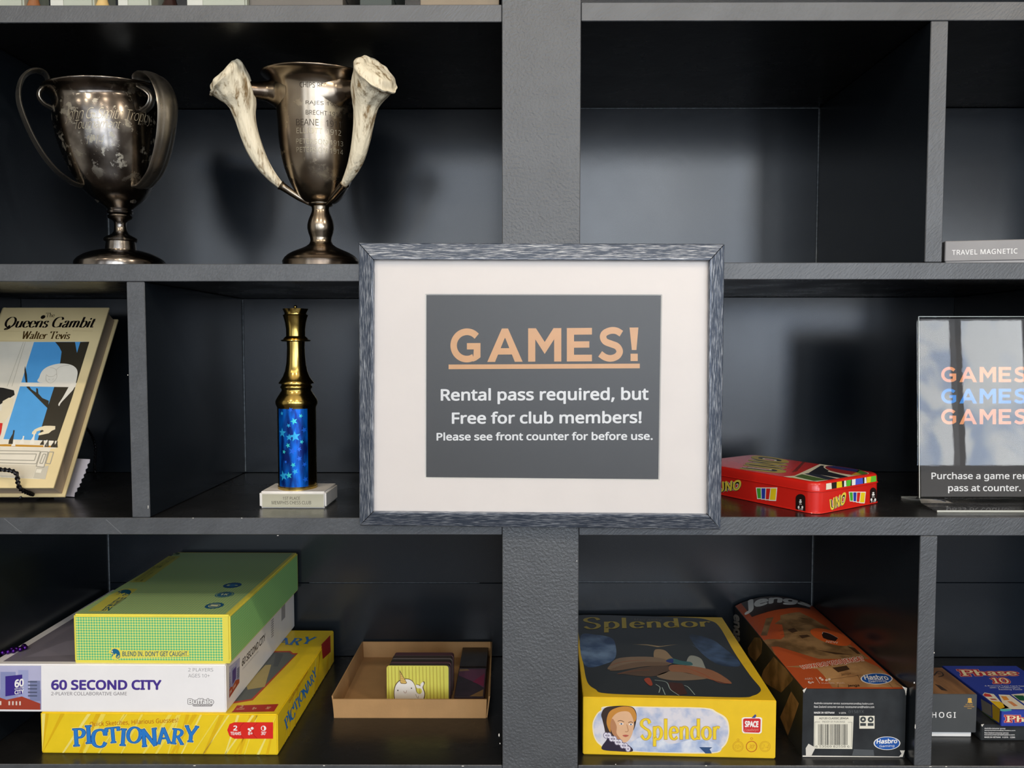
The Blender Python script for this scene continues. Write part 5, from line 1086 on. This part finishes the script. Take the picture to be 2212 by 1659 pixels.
SK = ['#8a7560', '#77604c', '#5d4a3c', '#9b6a4c']
for i, q in enumerate([((425, 690), (520, 620), (820, 610), (1000, 650), (980, 680), (700, 680), (430, 730)), ((430, 730), (640, 665), (930, 660), (980, 690), (760, 700), (500, 740)), ((495, 770), (700, 715), (950, 690), (990, 740), (860, 790), (700, 790), (560, 772)), ((1000, 690), (1150, 690), (1400, 740), (1580, 860), (1400, 830), (1150, 760), (1000, 745)), ((1020, 740), (1180, 770), (1350, 810), (1200, 830), (1000, 830), (870, 790))]): p.spx([zs(*t) for t in q], SK[i % 4], 3+i % 2)
p.lpx([zs(1120, 700), zs(1300, 770), zs(1450, 850), zs(1570, 862)], .0009, '#b3583c', 6); p.lpx([zs(430, 692), zs(560, 655), zs(760, 640)], .0008, '#a36148', 6); p.lpx([zs(500, 772), zs(640, 745), zs(800, 735)], .0008, '#96583f', 6)
p.spx([zs(*t) for t in ((960, 650), (1010, 625), (1110, 650), (1190, 660), (1200, 690), (1060, 680))], '#3e6f74', 6); p.spx([zs(*t) for t in ((955, 650), (1020, 630), (1020, 670))], '#2a3a80', 7)
p.spx([zs(*t) for t in ((750, 825), (800, 810), (830, 870), (800, 880))], '#a84a34', 5); p.ppx([zs(980, 850), zs(1110, 860), zs(1160, 960), zs(1080, 975), zs(1000, 930)], '#4a2c26', 5)
for a_ in (((850, 830), (960, 850), (1000, 920), (1080, 975)), ((860, 870), (900, 900), (890, 950)), ((1130, 880), (1170, 900), (1230, 970)), ((920, 900), (950, 970))): p.lpx([zs(*t) for t in a_], .0011, '#9fb0ac', 6)
p.done()
p = Print('lid_title_lettering', tp, base=5); p.quad(gS(), [zs(168, 385), zs(1395, 350), zs(1370, 245), zs(175, 235)], '#d0b540', 0)
p.tpx('Marc Andre', [zs(655, 268), zs(915, 272), zs(915, 250), zs(655, 246)], '#8b8578', 0, bold=-.01, shear=.2); p.done()
# ================================================================ crushed wooden-block game box
ja, jb = onZ(1732, 1636, T4), onZ(1954, 1637, T4); JW = (jb-ja).length; JL = .281; JH = onY(1735, 1488, ja.y).z-T4
jg = thing('block_game_box', 'worn orange and black block stacking game box lying beside the yellow box', 'box', at(ja, math.atan2(jb.y-ja.y, jb.x-ja.x)))
def bulge(u, v):
    t = min(max((v/JL-.25)/.75, 0), 1); t = t*t*(3-2*t); s = min(max(u/JW, 0), 1)
    return .0165*t*math.sin(PI*s)**.8 + .0012*math.sin(v*60)*t*math.sin(PI*s)
bm = bmesh.new(); rings = []; NT = 14; NV = 30
for j in range(NV+1):
    v = JL*j/NV; ring = [(0, v, 0), (JW, v, 0)]+[(JW*(1-i/NT), v, JH+bulge(JW*(1-i/NT), v)) for i in range(NT+1)]
    rings.append([bm.verts.new(q) for q in ring])
n = len(rings[0])
for a, b in zip(rings, rings[1:]):
    for i in range(n): bm.faces.new((a[i], a[(i+1) % n], b[(i+1) % n], b[i]))
bm.faces.new(rings[0]); bm.faces.new(rings[-1][::-1])
blackc = mat('black_scuffed_card', '#232527', .3, var=.25, vscale=40, col2='#2f3234')
bmobj('carton', bm, blackc, jg, smooth=True)
class TopFace(Face):
    def px(s, x, y):
        b = 0
        for _ in range(8):
            W = s.M @ Vector((0, 0, JH+b)); d = ray(x, y); p = CP+d*((W.z-CP.z)/d.z); q = s.M.inverted() @ p; u, v = q.x, min(q.y, JL); b = b*.4+.6*bulge(u, v)
        return (min(max(q.x, .0), JW), min(max(q.y, 0), JL))
jt = TopFace(jg, (0, 0, JH), (1, 0, 0), (0, 1, 0), fn=lambda u, v, h: Vector((u, v, JH+bulge(u, v)+h)))
zk = lambda x, y: (1570+x/5.53, 1270+y/5.53)
zj = lambda x, y: (1560+x/4.157, 1260+y/4.157)
p = Print('lid_picture', jt, base=2, fine=.010)
p.rect(.0006, .0006, JW-.0006, JL-.0006, '#bd5428', 0)
TN, TN2 = mat('tan_block_print', '#a07a4f', .35, col2='#6e5232', vscale=40, thr=(.4, .6)), mat('pale_block_print', '#c09260', .35, col2='#a3774c', vscale=30, thr=(.4, .6))
for q, m in (([(640, 330), (870, 290), (1050, 380), (1200, 470), (1500, 700), (1700, 850), (1500, 850), (1100, 850), (900, 790), (740, 740), (600, 700), (640, 620), (690, 580), (660, 440), (570, 430), (640, 380)], TN),
             ([(420, 620), (560, 612), (800, 630), (1000, 650), (1000, 700), (700, 705), (530, 702), (450, 820), (420, 740)], TN), ([(405, 570), (470, 365), (560, 350), (520, 440), (480, 570)], TN),
             ([(700, 940), (860, 930), (1100, 950), (1640, 870), (1800, 940), (2130, 1188), (1260, 1190), (1160, 1050), (1080, 970)], TN2)): p.ppx([zk(*t) for t in q], m, 1)
for q in ([(1260, 955), (1430, 930), (1470, 975), (1330, 1010)], [(860, 570), (960, 560), (1000, 580), (900, 605)], [(1060, 740), (1200, 760), (1500, 800), (1300, 795)], [(720, 500), (800, 480), (850, 520), (780, 540)], [(850, 350), (980, 380), (900, 370)], [(1440, 700), (1530, 720), (1600, 790), (1560, 790)]): p.ppx([zk(*t) for t in q], '#4a3320', 2)
for a, b in (((1200, 1100), (1700, 1030)), ((1560, 1040), (1600, 1110)), ((1330, 1150), (1330, 1190)), ((1900, 1100), (1980, 1190)), ((2010, 1140), (2090, 1185)), ((1000, 430), (620, 520)), ((1000, 540), (640, 560))): p.lpx([zk(*a), zk(*b)], .0007, '#6b4a2c', 2, False)
p.spx([zk(1240+235*math.cos(t)+60*math.sin(t), 590+45*math.cos(t)+95*math.sin(t)) for t in [2*PI*i/14 for i in range(14)]], '#d9622a', 3)
p.ppx([zk(1135, 560), zk(1150, 530), zk(1220, 545), zk(1330, 600), zk(1300, 640), zk(1200, 620), zk(1150, 600)], '#2a1a16', 4); p.lpx([zk(1140, 555), zk(1155, 530), zk(1230, 550), zk(1330, 602)], .0006, '#d8cfc6', 5)
p.tpx('NEW', [zk(1180, 655), zk(1330, 670), zk(1330, 645), zk(1190, 630)], '#e7b9a0', 4, bold=.02)
p.done()
p = Print('title_lettering', jt, base=6, fine=.010)
J_ = [zk(215, 345), zk(975, 245), zk(935, 120), zk(195, 165)]; gj = glyphs_font('Jenga', bold=.05)
p.ppx([zk(170, 185), zk(300, 350), zk(420, 310), zk(700, 250), zk(1000, 260), zk(900, 130), zk(600, 70), zk(400, 110)], '#33201a', 0); p.quad(gj, J_, '#f1efe8', 1); p.done()
p = Print('slogan_lettering', jt, base=4, fine=.012)
gh_ = glyphs_font('HOW DO YOU JENGA?', bold=.03); Hq = [zk(925, 978), zk(1660, 880), zk(1610, 818), zk(870, 932)]; p.quad(glyphs_font('HOW DO YOU JENGA?', bold=.10), Hq, '#eadccb', 0, ref=gh_); p.quad(gh_, Hq, '#d04a22', 1); p.done()
p = Print('logo', jt, base=6, fine=.012)
def oval(p, f, cx, cy, rx, ry, l=0):
    for s_, c in ((1, '#f2efec'), (.92, '#1d56a8')): p.spx([f(cx+rx*s_*math.cos(t), cy+ry*s_*math.sin(t)) for t in [2*PI*i/14 for i in range(14)]], c, l); l += 1
oval(p, zk, 1790, 1088, 192, 66); p.tpx('Hasbro', [zk(1650, 1100), zk(1945, 1105), zk(1900, 1045), zk(1620, 1040)], WT, 2, bold=.03, shear=.1); p.tpx('Gaming', [zk(1700, 1142), zk(1920, 1135), zk(1890, 1100), zk(1690, 1104)], WT, 2, bold=.0); p.done()
p = Print('lettering', jt, base=6, fine=.012)
p.tpx('AGES', [zk(935, 1100), zk(1030, 1095), zk(1020, 1075), zk(925, 1080)], '#f0d8c8', bold=.0); p.tpx('6+', [zk(985, 1150), zk(1055, 1140), zk(1030, 1115), zk(960, 1118)], '#f6ece4', bold=.02); p.lpx([zk(1062, 1070), zk(1110, 1145)], .0006, '#f0d8c8', 0, False)
for x, y in ((1115, 1080), (1140, 1100), (1190, 1105), (1225, 1095)): p.spx([zk(x+16*math.cos(t), y+13*math.sin(t)) for t in [2*PI*i/8 for i in range(8)]], '#f0d8c8', 0)
p.tpx('PLAYERS   PLUS', [zk(1140, 1148), zk(1410, 1145), zk(1395, 1132), zk(1130, 1135)], '#f0d8c8', bold=0); p.tpx('Jenga', [zk(1450, 1190), zk(1590, 1190), zk(1580, 1150), zk(1440, 1160)], '#4a2e1e', 0, bold=.04); p.tpx('Jenga', [zk(1370, 1060), zk(1490, 1040), zk(1480, 1010), zk(1360, 1025)], '#8a6540', 0, bold=.04); p.done()
jl = Face(jg, (0, JL, 0), (0, -1, 0), (0, 0, 1))
for q in ([zk(*t) for t in ((250, 720), (330, 590), (402, 588), (425, 650), (415, 780), (340, 880), (260, 800))], [zk(*t) for t in ((440, 980), (560, 820), (640, 900), (700, 940), (790, 1080), (780, 1110), (650, 1250), (480, 1150), (405, 1080))], [zj(*t) for t in ((530, 1180), (620, 970), (690, 1080), (640, 1230), (590, 1370), (520, 1200))]):
    p = Print('block_print', jl, base=1); p.poly([(min(max(u, .0006), JL-.0006), min(max(v, .0006), JH-.0006)) for u, v in [jl.px(*t) for t in q]], TN, 0); p.done()
p = Print('side_lettering', jl, base=2)
p.quad(glyphs_font('enga', bold=.05), [zj(85, 265), zj(85, 520), zj(162, 530), zj(156, 290)][::1], '#bdb8b0', 1); p.done()
jf = Face(jg, (0, 0, 0), (1, 0, 0), (0, 0, 1)); p = Print('lettering', jf)
p.tpx('Australia consumer service: auconsumercare@ap.hasbro.com', [zj(825, 1090), zj(1357, 1094), zj(1357, 1072), zj(825, 1066)], WT, bold=.0); p.tpx('New Zealand consumer service: nzconsumercare@hasbro.com', [zj(825, 1120), zj(1365, 1122), zj(1365, 1100), zj(825, 1098)], WT, bold=0)
p.tpx('MADE IN VIETNAM', [zj(825, 1170), zj(1007, 1170), zj(1007, 1154), zj(825, 1153)], WT, bold=.02); p.tpx('V-207A', [zj(1048, 1172), zj(1112, 1172), zj(1112, 1157), zj(1048, 1157)], WT, bold=0); p.tpx('01581X', [zj(1135, 1166), zj(1272, 1164), zj(1272, 1140), zj(1135, 1142)], '#6f7374', bold=-.01); p.done()
p = Print('barcode_label', jf); PW = '#e9e4d2'
p.ppx([zj(825, 1190), zj(1180, 1192), zj(1168, 1488), zj(822, 1484)], PW, 0)
p.tpx('A2120 CLASSIC JENGA', [zj(870, 1224), zj(1135, 1224), zj(1135, 1203), zj(870, 1203)], '#2a2826', 1, bold=.02); p.tpx('PROOF OF PURCHASE', [zj(900, 1252), zj(1103, 1252), zj(1103, 1235), zj(900, 1235)], '#3a3836', 1, bold=-.005)
rb = random.Random(9); x = 862
while x < 1128:
    w_ = rb.choice((2.5, 4, 6)); p.ppx([zj(x, 1452), zj(x+w_, 1452), zj(x+w_, 1265), zj(x, 1265)], '#2a2826', 1); x += w_+rb.choice((3, 5, 7))
for q in ([(832, 1245), (878, 1245)], [(1128, 1247), (1166, 1247)], [(832, 1245), (830, 1470)], [(1166, 1247), (1160, 1472)]): p.lpx([zj(*t) for t in q], .0003, '#2a2826', 1, False)
p.tpx('6 53569 82558 6', [zj(838, 1474), zj(1142, 1474), zj(1142, 1456), zj(838, 1456)], '#2a2826', 1, bold=0); p.done()
p = Print('recycling_label', jf); p.ppx([zj(1232, 1190), zj(1368, 1190), zj(1368, 1305), zj(1232, 1305)], PW, 0)
for x in (1265, 1333):
    u, v = jf.px(*zj(x, 1222)); p.poly([(u+.0034*math.cos(t), v+.0034*math.sin(t)) for t in [2*PI*i/14 for i in range(14)]], '#3a3f40', 1); p.poly([(u+.0018*math.cos(t+PI/2), v+.0018*math.sin(t+PI/2)) for t in (0, 2*PI/3, 4*PI/3)], PW, 2); p.ppx([zj(x-26, 1255), zj(x+26, 1255), zj(x+26, 1280), zj(x-26, 1280)], '#3a3f40', 1)
p.done()
p = Print('logo', jf); oval(p, zj, 1480, 1436, 120, 60); p.tpx('Hasbro', [zj(1385, 1440), zj(1572, 1436), zj(1572, 1392), zj(1385, 1398)], WT, 2, bold=.03, shear=.1); p.tpx('Gaming', [zj(1412, 1478), zj(1545, 1472), zj(1545, 1448), zj(1412, 1452)], WT, 2, bold=.0); p.done()
for q in ([(722, 960), (760, 935), (735, 985)], [(1615, 925), (1660, 940), (1650, 1010), (1640, 960)], [(750, 1480), (775, 1440), (838, 1475), (800, 1550), (752, 1545)], [(1595, 1500), (1640, 1500), (1620, 1560), (1585, 1558), (1610, 1530)], [(722, 1545), (1600, 1556), (1600, 1562), (722, 1558)]): p = Print('worn_corner', jf, base=2); p.ppx([zj(*t) for t in q], '#ddd8cc', 0); p.done()
p = Print('clear_tape', jf, base=3); p.ppx([zj(1165, 1545), zj(1365, 1548), zj(1358, 1495), zj(1180, 1488)], mat('clear_tape', '#53575a', .12, spec=.8), 0); p.done()

# ================================================================ shogi box, dark box and blue card-game box
oa, ob = (1981, 1594), (2108, 1595)
P5 = GBox('shogi_box', 'grey box with a wood picture lid, partly hidden by the lower right divider', 'box', oa, ob, T4, .078, hgt(ob, T4, 1500), '#4d4f50', lid=.87, inset=.0035, bev=.0006, lidm=mat('grey_card', '#4b4d4e', .35, var=.06), basem=pm('#f0eeea'))
zh = lambda x, y: (1960+x/5.944, 1380+y/5.944)
p = Print('lettering', P5.front); p.tpx('SHOGI', [zh(235, 1012), zh(622, 1014), zh(622, 940), zh(235, 938)], WT, bold=.012, space=1.3); p.done()
p = Print('emblem', P5.front); p.ppx([zh(770, 828), zh(780, 790), zh(775, 765), zh(800, 758), zh(825, 765), zh(825, 800), zh(835, 828), zh(815, 820), zh(800, 828), zh(785, 818)], '#d9a648', 0)
p.tpx('YELLOW', [zh(745, 852), zh(838, 855), zh(838, 838), zh(745, 836)], '#d9a648', bold=.0); p.tpx('MOUNTAIN', [zh(728, 876), zh(856, 880), zh(856, 862), zh(728, 858)], '#d9a648', bold=.0); p.ppx([zh(770, 895), zh(825, 897), zh(825, 892), zh(770, 890)], '#d9a648'); p.done()
p = Print('lid_picture', P5.top); p.rect(.0008, .0008, P5.w-.0008, P5.d-.0008, mat('wood_photo_print', '#9c7048', .4, col2='#6a4a30', vscale=60, stretch=(1, .2, 1)), 0)
p.lpx([zh(345, 470), zh(390, 420), zh(440, 430), zh(460, 470), zh(400, 490)], .0016, '#2a2018', 1); p.lpx([zh(370, 440), zh(430, 450)], .001, '#2a2018', 1, False); p.ppx([zh(350, 580), zh(420, 600), (zh(520, 670)), zh(440, 660)], '#3a2a20', 1); p.done()
qa, qb = (2118, 1600), (2330, 1600)
P6 = GBox('black_card_box', 'flat black box with lines of white small print, under the royal blue card box', 'box', qa, qb, T4, .125, hgt(qa, T4, 1565.5), '#2f3234', lid=.985, inset=.0006, bev=.0007, lidm=blackc)
p = Print('small_print_lettering', P6.front)
for i, (x1, txt, y) in enumerate(((1260, 'Australia consumer service:', 1148), (1385, 'auconsumercare@ap.hasbro.com', 1176), (1300, 'New Zealand consumer service:', 1205), (1378, 'nzconsumercare@hasbro.com', 1230), (1382, 'MADE IN VIETNAM   V-207A   12366', 1262))): p.tpx(txt, [zh(990, y+10), zh(x1, y+12), zh(x1, y-8), zh(990, y-10)], WT, bold=.01)
p.done(); p = Print('worn_corner', P6.front, base=2)
p.ppx([zh(900, 1050), zh(960, 1085), zh(940, 1140), zh(915, 1110)], '#ddd8cc') if False else p.ppx([zh(945, 1100), zh(985, 1092), zh(960, 1130)], '#ddd8cc'); p.done()
z6 = T4+P6.h; ha, hb_ = (2162, 1569.5), (2345, 1569.5)
P7 = GBox('blue_card_game_box', 'royal blue card game box with red outlined lettering, resting on the flat black box', 'box', ha, hb_, z6, .128, hgt(ha, z6, 1534), '#2c3f9e', lid=.985, inset=.0006, bev=.0006, lidm=mat('royal_blue_card', '#2b3d9b', .35, var=.05))
gP = lambda t, gr=0: glyphs_drawn(t, PH10, .17, .10, .05, grow=gr)
PH10 = dict(NF); PH10['1'] = (.5, [('l', [(.27, 0), (.27, 1)]), ('l', [(.05, .84), (.27, .97)]), ser(.27, .03, .2)]); PH10['0'] = (.8, [('s', ell(.4, .5, .3, .47))])
def phase(f, nm, q, q10=None):
    p = Print(nm, f, base=2)
    for gr, c, l in ((.30, '#e8b0a0', 0), (.24, '#b32a36', 1), (0, '#eadbb0', 2)):
        p.quad(gP('Phase', gr), q, c, l, ref=gP('Phase'))
        if q10: p.quad(gP('10', gr), q10, c, l, ref=gP('10'))
    p.done()
phase(P7.top, 'title_lettering', [zh(712, 478), zh(1430, 470), zh(1370, 398), zh(660, 400)], [zh(1110, 572), zh(1325, 572), zh(1270, 503), zh(1075, 503)])
phase(P7.front, 'front_lettering', [zh(1265, 1068), zh(1800, 1068), zh(1800, 985), zh(1265, 985)])
p = Print('lid_picture', P7.top, base=1)
for t_, q in (('A Rummy-Type Card Game', [(1000, 615), (1560, 620), (1540, 600), (985, 597)]), ('with a Challenging', [(1060, 638), (1450, 640), (1440, 622), (1050, 620)]), ('Exciting Twist!', [(1180, 662), (1480, 664), (1470, 645), (1170, 643)])): p.tpx(t_, [zh(*a) for a in q], '#d9dcec', 1, bold=.02)
for q, c in (([(965, 720), (990, 690), (1110, 710), (1200, 810), (1060, 795)], '#e6ddc8'), ([(1170, 715), (1310, 720), (1500, 860), (1250, 880)], '#e6ddc8'), ([(1330, 715), (1500, 700), (1600, 800), (1520, 850)], '#e6ddc8'), ([(1060, 795), (1200, 810), (1310, 890), (1190, 905)], '#e2b820'), ([(1190, 903), (1250, 880), (1500, 860), (1600, 860), (1600, 905)], '#e6ddc8')): p.ppx([zh(*a) for a in q], c, 0)
p.ppx([zh(975, 722), zh(995, 700), zh(1060, 712), zh(1095, 745), zh(1000, 742)], '#c23a34', 1); p.ppx([zh(1200, 735), zh(1270, 740), zh(1310, 785), zh(1240, 790)], '#e0913a', 1); p.ppx([zh(1280, 800), zh(1340, 805), zh(1420, 860), zh(1370, 868)], '#d98c5a', 1); p.ppx([zh(1360, 725), zh(1490, 728), zh(1520, 800), zh(1440, 790)], '#1f5a3c', 1); p.ppx([zh(1055, 765), zh(1130, 770), zh(1160, 790), zh(1080, 785)], '#b05a48', 1); p.done()
p = Print('front_picture', P7.front); p.ppx([zh(1192, 925), zh(1192, 900), zh(1330, 900), zh(1340, 922), zh(1250, 932)], '#3f8f8a'); p.done()
lf7 = P7.left; p = Print('side_picture', lf7)
def cl7(pts): return [(min(max(u, .0006), P7.d-.0006), min(max(v, .0006), P7.h-.0006)) for u, v in [lf7.px(*zh(*t)) for t in pts]]
p.poly(cl7([(1090, 800), (1190, 890), (1180, 1080), (1095, 1020)]), '#d8b02a'); p.poly(cl7([(945, 770), (1080, 850), (1085, 1000), (960, 930)]), '#8a857c'); p.poly(cl7([(915, 940), (1080, 1010), (1150, 1060), (1100, 1060), (930, 1030)]), '#5f7a34', 1); p.done()

# ================================================================ things on the top shelf, only their feet in view
pale = mat('pale_grey_green_glaze', '#aeb3a4', .4, var=.06)
def ontop(a, b, yy=.012): p0, p1 = onY(a, 6, yy), onY(b, 6, yy); return p0.x, p1.x
def tz(x, yy, zz=None): return (x, yy, zz if zz is not None else T1L)
for i, (a, b, lb) in enumerate(((-40, 50, 'pale grey-green square clock box at the far left of the top shelf'), (110, 202, 'pale grey-green square clock box between the brown and yellow wooden pawns'), (256, 325, 'pale grey-green square clock box beside the dark round pawn foot'), (405, 532, 'widest pale grey-green square clock box on the top shelf'))):
    x0, x1 = ontop(a, b); r = thing('game_clock', lb, 'clock', at((x0, .012, T1L)), 'pale clock boxes on the top shelf')
    box('case', (0, 0, 0), (x1-x0, .05, .075), pale, r, bev=.002, seg=2); box('foot_rail', (.0, -.0012, 0), (min(.017, (x1-x0)*.3), 0, .06), mat('pale_trim', '#cfd0c6', .5), r, bev=.0003)
    rg = Face(r, (0, 0, 0), (1, 0, 0), (0, 0, 1)); p = Print('dial', rg, base=4); p.disc((x1-x0)/2, .045, .018, .018, '#f0eee6', 0); p.disc((x1-x0)/2, .045, .0012, .0012, '#222222', 1, 10); p.line([((x1-x0)/2, .045), ((x1-x0)/2+.008, .055)], .0008, '#222222', 1); p.line([((x1-x0)/2, .045), ((x1-x0)/2-.003, .058)], .0006, '#222222', 1); p.done()
def pawn(a, b, lb, m, k_=1.0):
    x0, x1 = ontop(a, b, .02); R_ = (x1-x0)/2; r = thing('wooden_pawn', lb, 'chess piece', at(((x0+x1)/2, .012+R_, T1L)), 'chess pawns on the top shelf')
    lathe('body', [(0, 0), (R_, 0), (R_, .002), (R_*.86, .005), (R_*.78, .0075), (R_*.6, .012), (R_*.42, .02), (R_*.38, .026), (R_*.6, .0275), (R_*.6, .029), (R_*.35, .0305), (R_*.5, .034), (R_*.58, .039), (R_*.5, .044), (R_*.25, .048), (0, .049)], m, r, seg=32)
pawn(55, 90, 'reddish brown wooden pawn between the first two clock boxes', mat('brown_wood', '#a5693f', .4, var=.3, vscale=60, stretch=(1, 1, .2)))
pawn(203, 239, 'yellow boxwood pawn beside the second clock box', mat('boxwood', '#e2bf7c', .4, var=.15, vscale=60, stretch=(1, 1, .2)))
pawn(341, 388, 'dark mahogany pawn between two pale clock boxes', mat('dark_mahogany', '#2c1512', .25, var=.2, vscale=60))
def tblock(a, b, lb, c, nm='cardboard_box', yy=.02, hh=.09):
    x0, x1 = ontop(a, b, yy); r = thing(nm, lb, 'box', at((x0, yy, T1L))); box('lid', (0, 0, .02), (x1-x0, .1, hh), mat('%s_card' % c.lstrip('#'), c, .5, var=.1), r, bev=.001); box('base', (.001, .001, 0), (x1-x0-.001, .099, .021), mat('%s_card' % c.lstrip('#'), c, .5), r, bev=.0005)
tblock(536, 742, 'warm grey flat box at the middle of the top shelf', '#6d675f'); tblock(775, 848, 'dark green box between the grey and tan boxes on the top shelf', '#3a4440'); tblock(906, 1080, 'tan cardboard box next to the centre post on the top shelf', '#8f7f68', yy=.014)
bpy.context.view_layer.update()
